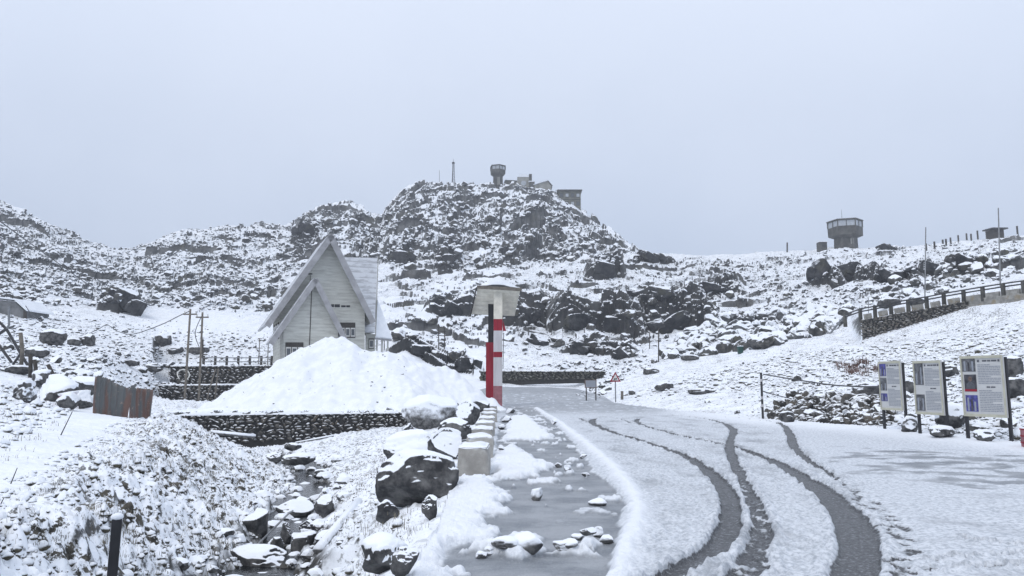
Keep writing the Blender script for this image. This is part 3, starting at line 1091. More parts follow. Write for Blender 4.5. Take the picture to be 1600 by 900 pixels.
is_hill = (~is_road) & (YG > 78)
is_ground = (~is_road) & (~is_hill)
sheet('road', is_road, M['road'], {'track': track, 'slush': slush, 'clean': clean})
sheet('ground', is_ground, M['ground'], {'rock': rockA, 'grass': grassA, 'mud': mudA})
sheet('hill', is_hill, M['hill'], {'rock': rockA, 'grass': grassA, 'mud': mudA, 'wet': wetA}, smooth=False)

# stream water
yy = np.linspace(5.0, 26.0, 120)
cx = stream_x(yy) + 0.12 * np.sin(yy * 1.7)
v = []; q = []
for i in range(len(yy)):
    for k in (-1, -0.33, 0.33, 1):
        v.append((cx[i] + k * 0.75, yy[i], -1.135 + 0.004 * (yy[i] - 5)))
    if i:
        for k in range(3):
            a = (i - 1) * 4 + k
            q.append((a, a + 1, a + 5, a + 4))
wo = link('stream', mesh_np('stream', v, quads=q, smooth=True), M['water'])
wo["kind"] = 'structure'

# ------------------------------------------------------------------ rocks, rubble, cliffs
LIB = {k: [rock_shape(k, np.random.default_rng(100 * k + i), planes=8, depth=(0.5, 0.85), rough=0.05) for i in range(nv)]
       for k, nv in ((1, 14), (2, 14), (3, 10))}


def place_rock(v, size, rz, pos, tip=0.0):
    """stone verts scaled to half sizes, tipped, turned and put down"""
    v = v * np.array(size)
    if tip:
        e = Matrix.Rotation(RNG.normal(0, tip), 3, 'X') @ Matrix.Rotation(RNG.normal(0, tip), 3, 'Y')
        v = v @ np.array(e).T
    return rotz(v, rz) + np.array(pos)


TUFT = [rock_shape(2, np.random.default_rng(3000 + i), planes=2, depth=(0.7, 0.9), rough=0.30, freq=1.5) for i in range(14)]


def rock_batch(name, items, mat, kind='stuff', label=None, parent=None, tip=0.0, lib=None):
    """items: (position, half sizes, turn, level) merged to one mesh"""
    vs, fs, n = [], [], 0
    for pos, size, rz, k in items:
        L_ = lib or LIB[k]
        v, f = L_[int(RNG.integers(len(L_)))]
        vs.append(place_rock(v, size, rz, pos, tip)); fs.append(f + n); n += len(v)
    o = link(name, mesh_np(name, np.concatenate(vs), tris=np.concatenate(fs), smooth=lib is not None), mat, parent)
    if kind: o["kind"] = kind
    if label: o["label"] = label
    return o


def in_poly_px(poly, n):
    xs = [p[0] for p in poly]; ys = [p[1] for p in poly]
    out = []
    while len(out) < n:
        X = RNG.uniform(min(xs), max(xs), n * 2); Yp = RNG.uniform(min(ys), max(ys), n * 2)
        ok = inside(X, Yp, poly)
        out += list(zip(X[ok], Yp[ok]))
    return out[:n]


BOULDER_NO = [0]


def single_rock(name, pos, half, rz, label, cat, group=None, mat='boulder', sub=4, seed=None, snow=0.05, planes=10, depth=(0.45, 0.85),
                rough=0.06, ledge=0.0, box=0.0, freq=2.0, smooth=False):
    BOULDER_NO[0] += 1
    rng = np.random.default_rng(seed if seed is not None else 500 + BOULDER_NO[0])
    v, f = rock_shape(sub, rng, planes, depth, rough, freq, ledge, box)
    v = rotz(v * np.array(half), rz)
    if snow > 0:
        v = snow_thicken(v, f, snow)
    o = link(name, mesh_np(name, v, tris=f, smooth=smooth), M[mat])
    o.location = pos
    return tag(o, label, cat, group)


def boulder_px(px, base, wpx, hpx, label, name='boulder', cat='boulder', group=None, sink=0.25, y0=3.0, depth_k=0.8, mat='boulder', tilt=None, **kw):
    """a stone whose visible foot and width are read off the photograph; it sits on the ground there"""
    g = hit(px, base, y0)
    if g is None:
        return None
    m = g.y / FPX
    w, h = wpx * m / 2, hpx * m / 2 / (1 - sink * 0.5)
    d = w * depth_k
    o = single_rock(name, (g.x, g.y + d * 0.8, g.z + h * (1 - sink)), (w * 1.12, d, h * 1.1), RNG.uniform(-0.3, 0.3), label, cat, group, mat=mat, **kw)
    if tilt:
        o.rotation_euler = tilt
    return o


near_rocks = [
    (646, 794, 128, 72, 'largest dark boulder with a snow cap, in front of the nearest parapet block', dict(seed=21, snow=0.06, depth_k=0.75, depth=(0.6, 0.9), box=0.35)),
    (640, 728, 82, 48, 'rounded snow covered boulder just behind the largest dark one', dict(mat='snowy_boulder', seed=22, snow=0.07)),
    (697, 724, 58, 46, 'snow covered boulder touching the left side of the parapet blocks', dict(mat='snowy_boulder', seed=23, snow=0.06)),
    (668, 672, 84, 56, 'tall snow faced boulder at the far end of the boulder pile, beside the heap', dict(seed=24, mat='cobble', snow=0.05, depth=(0.65, 0.9), box=0.2)),
    (713, 692, 58, 34, 'black wedge shaped boulder halfway along the parapet blocks', dict(seed=25, snow=0.04)),
    (735, 664, 42, 36, 'snow topped boulder leaning on the far parapet blocks', dict(mat='snowy_boulder', seed=26, snow=0.05)),
    (637, 690, 26, 26, 'small snowy boulder left of the black wedge shaped one', dict(seed=27, snow=0.04)),
    (748, 646, 30, 22, 'snow covered stone at the foot of the red and white pillar', dict(seed=28, snow=0.04)),
    (722, 650, 26, 18, 'low white stone between the snow heap and the far boulders', dict(seed=29, snow=0.05)),
    (590, 900, 60, 40, 'slanting snow covered slab at the bottom of the roadside bank', dict(mat='snowy_boulder', seed=31, snow=0.10, depth_k=1.5, box=0.15, depth=(0.6, 0.9))),
    (602, 818, 34, 30, 'small dark stone under the largest dark boulder', dict(seed=31, snow=0.03)),
    (672, 814, 26, 34, 'upright dark stone at the edge of the road snow', dict(seed=32, snow=0.03)),
    (630, 905, 40, 30, 'snow capped stone beside the slanting slab', dict(seed=33, snow=0.05)),
    (400, 899, 98, 34, 'long flat snow covered rock across the mouth of the stream', dict(seed=34, snow=0.05, depth_k=0.45)),
    (450, 815, 58, 28, 'whale backed snowy rock in the middle of the stream', dict(seed=35, snow=0.05)),
    (502, 812, 32, 26, 'round snowy rock against the right bank of the stream', dict(seed=36, snow=0.05)),
    (462, 733, 46, 20, 'wide flat snowy rock at the head of the stream', dict(seed=37, snow=0.04)),
    (430, 876, 26, 22, 'round white cobble behind the long flat stream rock', dict(seed=38, snow=0.04)),
    (468, 866, 44, 26, 'snowy rock with a broad cap at the edge of the stream', dict(seed=39, snow=0.05)),
    (445, 858, 18, 30, 'narrow upright snowy stone in the stream', dict(seed=40, snow=0.03)),
    (398, 838, 44, 30, 'snowy rock sliding from the left bank to the stream', dict(seed=41, snow=0.05)),
    (426, 728, 22, 14, 'small snowy cobble left of the wide flat rock', dict(seed=42, snow=0.03)),
    (497, 752, 26, 14, 'low snowy cobble right of the stream head', dict(seed=43, snow=0.03)),
    (478, 835, 26, 16, 'low snow covered cobble midway along the stream', dict(seed=44, snow=0.03)),
    (455, 712, 24, 12, 'small snow covered cobble farthest up the stream', dict(seed=45, snow=0.03)),
]
for px, by, wp, hp_, lab, kw in near_rocks:
    boulder_px(px, by, wp, hp_, lab, **{**dict(sub=5, smooth=True, rough=0.07, freq=1.3), **kw})

heap_rocks = [
    (75, 628, 60, 34, 'broad snow covered boulder left of the rusty sheets', 1), (118, 622, 46, 34, 'snow laden boulder above the red sheet', 2),
    (134, 612, 26, 26, 'small snowy boulder against the rusty sheet', 3), (98, 640, 40, 20, 'low snowy boulder in front of the red sheet', 4),
    (30, 628, 34, 24, 'snow covered boulder at the end of the pile farthest from the sheets', 5),
    (60, 608, 30, 22, 'round snow covered boulder on the top of the pile by the rusty sheets', 6),
    (128, 640, 26, 22, 'white stone between the red sheet and the rusty sheet', 7)]
for px, by, wp, hp_, lab, sd_no in heap_rocks:
    boulder_px(px, by, wp, hp_, lab, snow=0.14, seed=60 + sd_no, smooth=True, mat='snowy_boulder')

lane_stones = [
    (841, 783, 20, 18, 'upright snow capped stone standing alone on the slush'), (826, 866, 42, 27, 'largest snow block on the slush, dark at one end'),
    (790, 869, 42, 17, 'flat snow lump beside the largest snow block'), (768, 872, 20, 10, 'small snow lump two away from the largest block'),
    (752, 874, 20, 8, 'thin snow lump at the road edge of the slush row'), (880, 862, 30, 12, 'flat snow lump beyond the largest block'),
    (892, 868, 24, 11, 'low snow lump with a dark edge near the largest block'), (920, 838, 24, 10, 'oval snow lump near the snow ridge'),
    (936, 842, 15, 14, 'snowy pebble with a dark side near the snow ridge'), (948, 852, 26, 13, 'snow lump touching the snow ridge'),
    (872, 731, 14, 7, 'left one of two small snow lumps on the slush'), (886, 736, 12, 8, 'right one of two small snow lumps on the slush'),
    (936, 792, 28, 9, 'flat snow flake stone near the bend of the ridge'), (866, 664, 11, 7, 'dark pebble where the snow ridge begins'),
    (905, 846, 20, 8, 'thin snow lump halfway across the slush row'), (792, 660, 16, 9, 'snowy stone at the end of the parapet'),
    (784, 705, 10, 7, 'dark pebble by the foot of the parapet'), (912, 716, 12, 5, 'tiny snow lump far along the slush'),
    (916, 746, 12, 5, 'tiny snow lump on the middle of the slush'), (784, 672, 12, 8, 'small dark stone beside the far parapet blocks'), (798, 646, 14, 8, 'snowy stone beside the pillar foot')]
for i, (px, by, wp, hp_, lab) in enumerate(lane_stones):
    boulder_px(px, by, wp, hp_, lab, name='stone', cat='stone', mat='cobble', sub=4, smooth=True, seed=90 + i, snow=0.015, sink=0.35, group='stones and snow lumps on the slush')

hill_rocks = [
    (75, 540, 38, 24, 'tilted dark rock below the grey hut'), (132, 541, 24, 18, 'dark rock just right of the tilted one below the hut'),
    (50, 560, 34, 16, 'slanting dark rock behind the broken pipes'), (112, 540, 18, 10, 'small dark rock between two dark ones below the hut'),
    (233, 580, 30, 11, 'flat dark rock alone on the snow above the rusty sheets'), (250, 544, 26, 22, 'dark rock left of the two tall poles'),
    (272, 556, 26, 14, 'low dark rock beside the foot of the tall poles'), (306, 557, 32, 14, 'dark rock behind the tall poles'),
    (20, 584, 36, 12, 'flat dark rock at the edge below the broken pipes'), (200, 572, 24, 8, 'thin flat rock on the snow slope'),
    (1112, 592, 0, 0, ''), (1040, 612, 28, 12, 'dark rock on the snow slope beyond the warning sign'), (1100, 616, 40, 8, 'long flat rock on the snow slope'),
    (1018, 585, 26, 9, 'flat rock above the warning sign'), (988, 617, 10, 6, 'small rock near the warning sign'),
    (1080, 565, 26, 9, 'flat dark rock on the upper snow slope'), (1232, 660, 22, 14, 'rounded boulder at the end of the stone heap'),
    (1425, 675, 24, 20, 'grassy dark boulder between two display boards'), (1478, 684, 36, 15, 'low dark boulder below the middle display board'),
    (1495, 672, 42, 36, 'large white capped boulder between two display boards'), (1545, 690, 30, 14, 'dark stone under the largest display board'),
    (1590, 590, 30, 30, 'dark rock near the top of the largest display board'), (1592, 622, 36, 30, 'snow capped dark rock right of the largest display board'),
    (1422, 616, 18, 18, 'dark rock between the first two display boards'), (1490, 590, 30, 14, 'dark rock behind the middle display board'),
    (1365, 622, 46, 20, 'snow covered slab behind the smallest display board'), (1190, 545, 36, 18, 'dark rock at the foot of the rubble fan'),
    (1395, 480, 34, 14, 'dark rock behind the guard rail'), (1440, 478, 26, 12, 'snowy rock behind the flagpole')]
for i, (px, by, wp, hp_, lab) in enumerate(hill_rocks):
    if wp:
        boulder_px(px, by, wp, hp_, lab, mat='snowy_boulder' if px > 1400 and by > 668 else 'boulder', seed=130 + i, snow=0.06, sub=4, y0=14.0, depth=(0.68, 0.95), box=0.2, rough=0.1, smooth=True)

# dark cliffs of the middle slope
cliffs = [
    (708, 492, 70, 32, 'dark overhanging rock face left of the pillar roof'), (820, 508, 64, 44, 'black rock face right of the pillar roof'),
    (905, 516, 70, 50, 'black cliff in the middle of the slope, left of the largest cliff'), (958, 522, 66, 46, 'dark stepped cliff joining two larger black cliffs'),
    (1058, 518, 118, 44, 'smooth dark slab face at the right end of the cliffs'), (1040, 484, 96, 40, 'black cliff above the smooth slab face'),
    (945, 432, 54, 40, 'black overhang under the skyline at the foot of the mountain'), (1015, 408, 74, 20, 'broken dark crag on the skyline right of the mountain'),
    (1110, 458, 78, 22, 'dark ledge right of the cliffs'), (1000, 462, 60, 20, 'snowy humped rock above the black cliffs'),
    (660, 560, 80, 26, 'dark rocky bank right of the house'), (725, 582, 70, 36, 'dark rocky bank behind the snow heap'),
    (842, 540, 60, 26, 'slanting dark rock right of the pillar'), (905, 556, 54, 34, 'dark rock above the roadside wall'),
    (975, 562, 60, 26, 'dark humped rock right of the roadside wall'), (1045, 556, 44, 16, 'curved dark rock ledge with a snow bowl'),
    (182, 484, 86, 60, 'big broken crag on the left hillside'), (208, 490, 40, 26, 'snowy crag right beside the big broken one'),
    (1288, 444, 56, 50, 'steep crag below the right watchtower'), (1335, 432, 70, 34, 'grey crag right of the steep one below the watchtower'),
    (1400, 440, 80, 34, 'snow streaked crag left of the nearer flagpole'), (1462, 428, 66, 30, 'black undercut crag right of the nearer flagpole'),
    (1510, 426, 56, 38, 'snowy faced crag between the two flagpoles'), (1383, 390, 46, 13, 'flat topped dark rock on the skyline beside the watchtower'),
    (625, 412, 60, 36, 'dark crag at the foot of the mountain behind the house'), (700, 418, 40, 30, 'dark pointed crag at the foot of the mountain'),
    (475, 372, 50, 26, 'dark crag on the left shoulder of the mountain'), (560, 350, 44, 22, 'jagged crag on the ridge above the house'),
    (385, 380, 28, 14, 'small dark crag below the left skyline'), (790, 410, 30, 26, 'steep crag low on the mountain above the pillar roof'),
    (18, 398, 40, 14, 'dark layered crag on the left edge hillside'), (30, 462, 30, 14, 'small dark crag above the grey hut')]
for i, (px, by, wp, hp_, lab) in enumerate(cliffs):
    g = hit(px, by, 20)
    if g is None:
        g = hit(px, by + 8, 20)
    m_ = g.y / FPX
    k_s = 0.72
    w2, h2 = wp * m_ / 2 * k_s, hp_ * m_ / 2 * k_s
    rng = np.random.default_rng(200 + i)
    nb_ = 3 + int(min(3, w2 * 0.5))
    vs, fs, n_ = [], [], 0
    dip = rng.normal(0.28, 0.12) * (1 if rng.random() < 0.8 else -1)
    for k in range(nb_):
        big = k == 0
        sx_ = w2 * (rng.uniform(0.7, 0.9) if big else rng.uniform(0.3, 0.55))
        sz_ = h2 * (1.1 if big else rng.uniform(0.4, 0.8))
        sy_ = max(sx_, sz_) * rng.uniform(0.6, 0.9)
        v, f = rock_shape(4, rng, planes=int(rng.integers(6, 10)), depth=(0.6, 0.98), rough=0.02, freq=2.2, box=0.85)
        v = v * np.array((sx_, sy_, sz_))
        q = v * (1.1 / max(1.0, w2 * 0.25))
        v = v * (1 + 0.07 * perlin3(q + k * 9) + 0.03 * perlin3(q * 2.7 + k) + 0.02 * perlin3(q * 6.5 + k))[:, None]
        e = Matrix.Rotation(dip + rng.normal(0, 0.12), 3, 'Y') @ Matrix.Rotation(rng.normal(-0.05, 0.2), 3, 'X') @ Matrix.Rotation(rng.normal(0, 0.5), 3, 'Z')
        v = v @ np.array(e).T
        ox = 0 if big else rng.uniform(-0.85, 0.85) * w2
        oz = 0 if big else rng.uniform(-0.6, 0.25) * h2
        v = v + np.array((ox, rng.uniform(-0.1, 0.5) * sy_, oz))
        vs.append(v); fs.append(f + n_); n_ += len(v)
    o = link('rock_crag', mesh_np('rock_crag', np.concatenate(vs), tris=np.concatenate(fs)), M['cliff'])
    o.location = (g.x, g.y + w2 * 0.35, g.z + h2 * 0.75)
    tag(o, lab, 'crag')

zones = [
    ('left', [(0, 316), (0, 480), (150, 478), (420, 488), (470, 420), (520, 330), (400, 350), (290, 358), (185, 388), (100, 360)], 3600, (0.14, 0.45), (0.2, 0.95)),
    ('mountain', [(450, 345), (520, 325), (590, 335), (655, 286), (770, 289), (870, 303), (970, 386), (955, 402), (780, 418), (600, 425), (580, 400)], 1500, (0.25, 0.6), (0.3, 1.3)),
    ('middle', [(600, 432), (960, 402), (1250, 402), (1260, 500), (1000, 560), (620, 560), (620, 500), (690, 480)], 750, (0.12, 0.42), (0.2, 1.0)),
    ('fan', [(1060, 530), (1130, 495), (1240, 478), (1330, 492), (1300, 520), (1190, 545), (1040, 562)], 1000, (0.25, 0.55), (0.25, 1.0)),
    ('right', [(960, 622), (1060, 590), (1190, 552), (1340, 536), (1600, 500), (1600, 690), (1380, 668), (1190, 652)], 1100, (0.03, 0.10), (0.03, 0.28)),
    ('upper', [(1170, 402), (1300, 392), (1600, 372), (1600, 430), (1345, 488), (1200, 495)], 900, (0.12, 0.35), (0.15, 0.8)),
    ('low', [(0, 482), (260, 500), (420, 520), (430, 565), (250, 615), (0, 580)], 900, (0.05, 0.18), (0.06, 0.45)),
    ('wallfoot', [(790, 575), (940, 560), (1040, 560), (960, 600), (940, 622), (900, 618), (935, 600), (930, 578)], 260, (0.08, 0.2), (0.1, 0.5)),
]
GROUP = {'left': ('boulders on the left scree', 'snow dusted grey boulder lying among the scree of the left hillside'),
         'mountain': ('boulders on the mountain', 'snow dusted boulder wedged among the rocks of the mountain with the towers'),
         'middle': ('boulders on the middle slope', 'snow capped dark boulder lying on the slope of black cliffs'),
         'fan': ('boulders of the rubble fan', 'snow capped dark block in the rubble fan right of the cliffs'),
         'right': ('stones on the right slope', 'small dark stone half sunk in snow on the slope behind the display boards'),
         'upper': ('boulders below the right skyline', 'snow capped boulder on the slope under the right watchtower'),
         'low': ('stones below the left scree', 'dark stone half buried in snow between the scree and the rusty sheets'),
         'wallfoot': ('stones around the roadside wall', 'snow capped stone near the far roadside wall')}
SINGLES = {'left': 44, 'mountain': 26, 'middle': 40, 'fan': 34, 'right': 22, 'upper': 20, 'low': 20, 'wallfoot': 8}
rest = []
for nm, poly, cnt, ssmall, slim in zones:
    got = []
    for px, py in in_poly_px(poly, cnt):
        g = hit(px, py, 14)
        if g is None or g.y > 262:
            continue
        r = float(np.clip(math.exp(RNG.normal(math.log(sum(ssmall) / 2), 0.5)), *slim))
        size = (r * RNG.uniform(0.8, 1.5), r * RNG.uniform(0.8, 1.3), r * RNG.uniform(0.55, 1.1))
        got.append((r / g.y, (g.x, g.y, g.z + size[2] * RNG.uniform(0.1, 0.5)), size, RNG.uniform(0, 6.28)))
    got.sort(reverse=True, key=lambda t: t[0])
    ns = SINGLES[nm]
    for q_, (a_, pos, size, rz) in enumerate(got):
        if q_ < ns:
            k = 2
            v_, f_ = LIB[3][int(RNG.integers(len(LIB[3])))]
            vv = place_rock(v_, size, rz, (0, 0, 0), 0.4)
            o = link('boulder' if nm not in ('right', 'low', 'wallfoot') else 'stone', mesh_np('boulder', vv, tris=f_), M['rock'])
            o.location = pos
            tag(o, GROUP[nm][1], 'boulder' if nm not in ('right', 'low', 'wallfoot') else 'stone', GROUP[nm][0])
        else:
            rest.append((pos, size, rz, 1 if a_ < 0.006 else 2))
rock_batch('scree', rest, M['rubble'], 'stuff', 'snow dusted loose rocks scattered over the hillsides', tip=0.45)

# cobbles along the stream and on the banks
items = []
for i in range(520):
    Yb = RNG.uniform(6.0, 25.5)
    x = float(stream_x(Yb)) + float(np.clip(RNG.normal(0, 0.5), -0.95, 0.95))
    r = float(np.clip(math.exp(RNG.normal(math.log(0.075), 0.5)), 0.03, 0.22))
    items.append(((x, Yb, gz(x, Yb) + r * 0.25), (r * 1.3, r, r * 0.75), RNG.uniform(0, 6.28), 2))
rock_batch('gravel', items, M['cobble'], 'stuff', 'wet snowy cobbles lying along the stream')

# ------------------------------------------------------------------ the big heap of snow
cx0 = P(520, 560, 41.5)
nx, ny = 260, 200
gx = np.linspace(-10.5, 10.0, nx); gy = np.linspace(-7.5, 8.5, ny)
GX, GY = np.meshgrid(gx, gy)


def cone(x, y, cx, cy, top_, sl, tip, ey=1.0):
    ang = np.arctan2(y - cy, x - cx)
    wob = 1 + 0.06 * np.sin(3 * ang + cx) + 0.04 * np.sin(7 * ang + cy)
    r = np.hypot(x - cx, (y - cy) * ey) * wob
    return top_ - sl * (np.sqrt(r * r + tip * tip) - tip)


p1 = P(520, 527, 41.5); p2 = P(600, 548, 41.5); p3 = P(660, 565, 41.5); p4 = P(692, 574, 41.5)
h = cone(GX, GY, p1.x - cx0.x, 0.0, p1.z, 0.70, 0.9)
for pp, sl, tip in ((p2, 0.60, 1.0), (p3, 0.74, 0.8), (p4, 0.95, 0.6)):
    b_ = cone(GX, GY, pp.x - cx0.x, 0.3, pp.z, sl, tip)
    k = 0.35
    h = np.where(np.abs(h - b_) < k, np.maximum(h, b_) + (k - np.abs(h - b_)) ** 2 / (4 * k), np.maximum(h, b_))
gul = fbm2((GX) / 1.6, (GY) / 3.4, 3, 140)
h = h + 0.24 * gul + 0.11 * fbm2(GX / 0.6, GY / 0.9, 3, 143) - 0.10 * np.abs(fbm2(GX / 1.1, GY / 4, 2, 147)) + 0.02 * fbm2(GX / 0.15, GY / 0.15, 2, 144)
h = np.maximum(h, 0.0)
h_heap, heap_gx, heap_gy, heap_x = h, gx, gy, cx0.x
V = np.stack([GX.ravel(), GY.ravel(), h.ravel() - 0.0], axis=1)
a = (np.arange(ny - 1)[:, None] * nx + np.arange(nx - 1)[None, :]).ravel()
q = np.stack([a, a + 1, a + nx + 1, a + nx], axis=1)
qm = h.ravel()[q].max(axis=1) > 0.12
o = link('snow_heap', mesh_np('snow_heap', V, quads=q[qm], smooth=True), M['snow'])
o.location = (cx0.x, 41.5, 0.0)
tag(o, 'tall smooth cone of piled snow in front of the pale gabled house', 'snow heap')

# tussocks under the snow
items = []
def tussock(x, y, r):
    items.append(((x, y, gz(x, y) + r * 0.1), (r * RNG.uniform(0.9, 1.3), r * RNG.uniform(0.8, 1.2), r * RNG.uniform(0.7, 1.15)), RNG.uniform(0, 6.28), 2))
k_ = 0
while k_ < 5200:
    Yb = float(5.0 * math.exp(RNG.uniform(0, 1.75)))
    xs, xl, xh = float(stream_x(Yb)), float(bank_x(Yb)), float(shoulder_x(Yb))
    x = RNG.uniform(xl - 0.7, xs - 0.3) if RNG.random() < 0.72 else RNG.uniform(xs + 0.5, xs + 0.5 + (xh - xs - .5) * 0.75)
    k_ += 1
    if fbm2(np.array([x / 0.8]), np.array([Yb / 0.8]), 2, 170)[0] < -0.12:
        continue
    if Yb > float(wall_line_y(x)) - 0.5: continue
    tussock(x, Yb, float(np.clip(math.exp(RNG.normal(math.log(0.024), 0.5)), 0.010, 0.07)))
for px, py in in_poly_px([(0, 600), (120, 640), (30, 685), (0, 705)], 150) + in_poly_px([(1190, 560), (1340, 545), (1600, 510), (1600, 690), (1400, 660), (1250, 610), (960, 622)], 1700) + in_poly_px([(0, 500), (250, 500), (420, 530), (250, 615), (0, 580)], 900):
    g = hit(px, py, 8)
    if g is not None and g.y < 100:
        tussock(g.x, g.y, float(np.clip(math.exp(RNG.normal(math.log(0.035 + 0.0012 * g.y), 0.4)), 0.02, 0.2)))
rock_batch('ground_cover', items, M['tussock'], 'stuff', 'clumps of dead heath and grass under snow', tip=0.3, lib=TUFT)

# clods and stones at the foot of the snow heap
items = []
for i in range(260):
    t = RNG.uniform(0, 1)
    x = wall_a[0] + (wall_b[0] + 1.2 - wall_a[0]) * t
    yb_ = float(wall_line_y(x)) + abs(RNG.normal(0, 0.35)) - 0.15
    r = float(np.clip(math.exp(RNG.normal(math.log(0.07), 0.45)), 0.03, 0.2))
    items.append(((x, yb_, 0.28 + r * 0.3), (r * 1.3, r, r * 0.8), RNG.uniform(0, 6.28), 2))
for i in range(150):
    ix, iy = int(RNG.integers(10, 190)), int(RNG.integers(8, 90))
    hz_ = float(h_heap[iy, ix])
    if hz_ < 0.35: continue
    r = float(np.clip(math.exp(RNG.normal(math.log(0.03), 0.5)), 0.012, 0.09))
    items.append(((heap_x + float(heap_gx[ix]), 41.5 + float(heap_gy[iy]), hz_ + r * 0.2), (r * 1.2, r, r * 0.8), RNG.uniform(0, 6.28), 1))
rock_batch('gravel', items, M['rubble'], 'stuff', 'stones and clods along the foot of the snow heap', tip=0.5)

# heap of loose stones by the right edge of the open ground
items = []
for i in range(430):
    px = RNG.uniform(1208, 1392)
    top = np.interp(px, [1208, 1240, 1300, 1392], [640, 614, 616, 622]); bot = np.interp(px, [1208, 1392], [656, 669])
    t = RNG.uniform(0, 1)
    Yb = float(np.interp(px, [1208, 1392], [30.5, 25.0])) + (1 - t) * 2.2
    g = P(px, bot + (top - bot) * (1 - t), Yb)
    r = float(np.clip(math.exp(RNG.normal(math.log(0.15), 0.35)), 0.07, 0.32))
    items.append(((g.x, g.y, max(g.z, gz(g.x, g.y) + 0.02)), (r * 1.3, r, r * 0.7), RNG.uniform(0, 6.28), 2))
rock_batch('rubble_heap', items, M['wallstone'], 'stuff', 'low heap of loose dark stones with snow between them', tip=0.7)

# ------------------------------------------------------------------ dry stone walls


def stone_wall(name, a, b, z0a, z0b, z1a, z1b, thick, stone, mat, label, cap=0.10, front=True, cat='wall', lip=0.0):
    """stones laid in courses from a to b in front of a dark core, snow lying along the top"""
    a = Vector((a[0], a[1], 0)); b = Vector((b[0], b[1], 0))
    L = (b - a).length; d = (b - a) / L
    nrm = Vector((d.y, -d.x, 0))
    if nrm.y > 0: nrm = -nrm
    r = root(name, (a.x, a.y, z0a), 0, label, cat)
    off = Vector((a.x, a.y, z0a))
    it = []
    x = 0.0
    hmax = max(z1a - z0a, z1b - z0b)
    nrow = max(2, int(round(hmax / (stone * 0.72))))
    for row in range(nrow):
        x = -RNG.uniform(0, stone)
        while x < L:
            w_s = stone * RNG.uniform(0.45, 2.3)
            t = min(max((x + w_s / 2) / L, 0), 1)
            zb = z0a + (z0b - z0a) * t; zt = z1a + (z1b - z1a) * t
            hh = (zt - zb) / nrow
            c = a + d * (L * t) + nrm * (thick / 2 - stone * 0.12 + RNG.uniform(-0.05, 0.05) * stone * 2)
            z = zb + (row + 0.5) * hh + RNG.uniform(-0.3, 0.3) * hh
            p = Vector((c.x, c.y, z)) - off
            it.append((tuple(p), (w_s * 0.52, stone * 0.5, hh * RNG.uniform(0.40, 0.72)), math.atan2(d.y, d.x), 2 if stone > 0.2 and a.y < 40 else 1))
            x += w_s
    o = rock_batch('masonry', it, mat, None, None, r, tip=0.42)
    mb = MB()
    t0 = [a + nrm * (thick / 2 - stone * 0.35), b + nrm * (thick / 2 - stone * 0.35), b - nrm * thick / 2, a - nrm * thick / 2]
    zz0 = [z0a - 0.4, z0b - 0.4, z0b - 0.4, z0a - 0.4]; zz1 = [z1a - 0.03, z1b - 0.03, z1b - 0.03, z1a - 0.03]
    vs = [Vector((p.x, p.y, z)) - off for p, z in zip(t0, zz0)] + [Vector((p.x, p.y, z)) - off for p, z in zip(t0, zz1)]
    mb.add(vs, [(3, 2, 1, 0), (4, 5, 6, 7), (0, 1, 5, 4), (1, 2, 6, 5), (2, 3, 7, 6), (3, 0, 4, 7)])
    mb.build('core', M['mortar'], r)
    if cap > 0:
        nseg = max(8, int(L / 0.25)); v = []; q = []
        prof = [(-0.56, -0.08), (-0.54, 0.3), (-0.36, 0.85), (0, 1.0), (0.34, 0.85), (0.5, 0.35), (0.52, -0.08)]
        for i in range(nseg + 1):
            t = i / nseg
            zt = z1a + (z1b - z1a) * t
            k = 0.75 + 1.3 * float(fbm2(np.array([i * 0.21 + a.x]), np.array([a.y]), 3, 31)[0])
            wob = 0.06 * float(fbm2(np.array([i * 0.5 + a.y]), np.array([a.x]), 2, 37)[0])
            for (u, hgt) in prof:
                p = a + d * (L * t) - nrm * ((u + wob) * (thick + lip))
                v.append(Vector((p.x, p.y, zt + hgt * cap * max(k, -0.15))) - off)
            if i:
                n_ = len(prof)
                for k2 in range(n_ - 1):
                    s_ = (i - 1) * n_ + k2
                    q.append((s_, s_ + 1, s_ + n_ + 1, s_ + n_))
        me = mesh_np('snow_cap', [tuple(p) for p in v], quads=q, smooth=True)
        link('snow_cap', me, M['snow'], r)
    return r


zA = gz(wall_a[0], wall_a[1] - 0.8); zB = gz(wall_b[0], wall_b[1] - 0.8)
pa, pb = P(266, 664, 31.0), P(470, 682, 32.0)
stone_wall('dry_stone_wall', wall_a, wall_b, -0.98, -0.72, 0.22, 0.26, 0.5, 0.19, M['wallstone'],
           'low dry stone wall holding up the platform of the snow heap', 0.13)
u1, u2 = P(268, 572, 60), P(440, 570, 60)
stone_wall('terrace_wall', (u1.x, 60.0), (u2.x + 6, 60.6), 1.3, 1.3, 2.86, 2.95, 0.5, 0.28, M['wallstone'],
           'upper stone terrace wall just below the fence of the house', 0.08)
u1, u2 = P(250, 605, 55), P(440, 605, 55)
stone_wall('terrace_wall', (u1.x, 55.0), (u2.x + 2, 55.4), 0.1, 0.1, 1.36, 1.46, 0.5, 0.28, M['wallstone'],
           'lower stone terrace wall behind the two tall poles', 0.09)
u1, u2 = P(752, 602, 76), P(946, 601, 70)
stone_wall('roadside_wall', (u1.x, 76), (u2.x, 70.5), gz(u1.x, 75.3) - 0.05, gz(u2.x, 70) - 0.05, P(752, 580, 76).z, P(946, 580, 70.5).z, 0.5, 0.3, M['wallstone_far'],
           'long grey stone wall across the far end of the road', 0.05)
q1, q2 = P(1347, 500, 62.0), P(1510, 471, 57.2)
q1b, q2b = P(1347, 538, 62.0), P(1510, 506, 57.2)
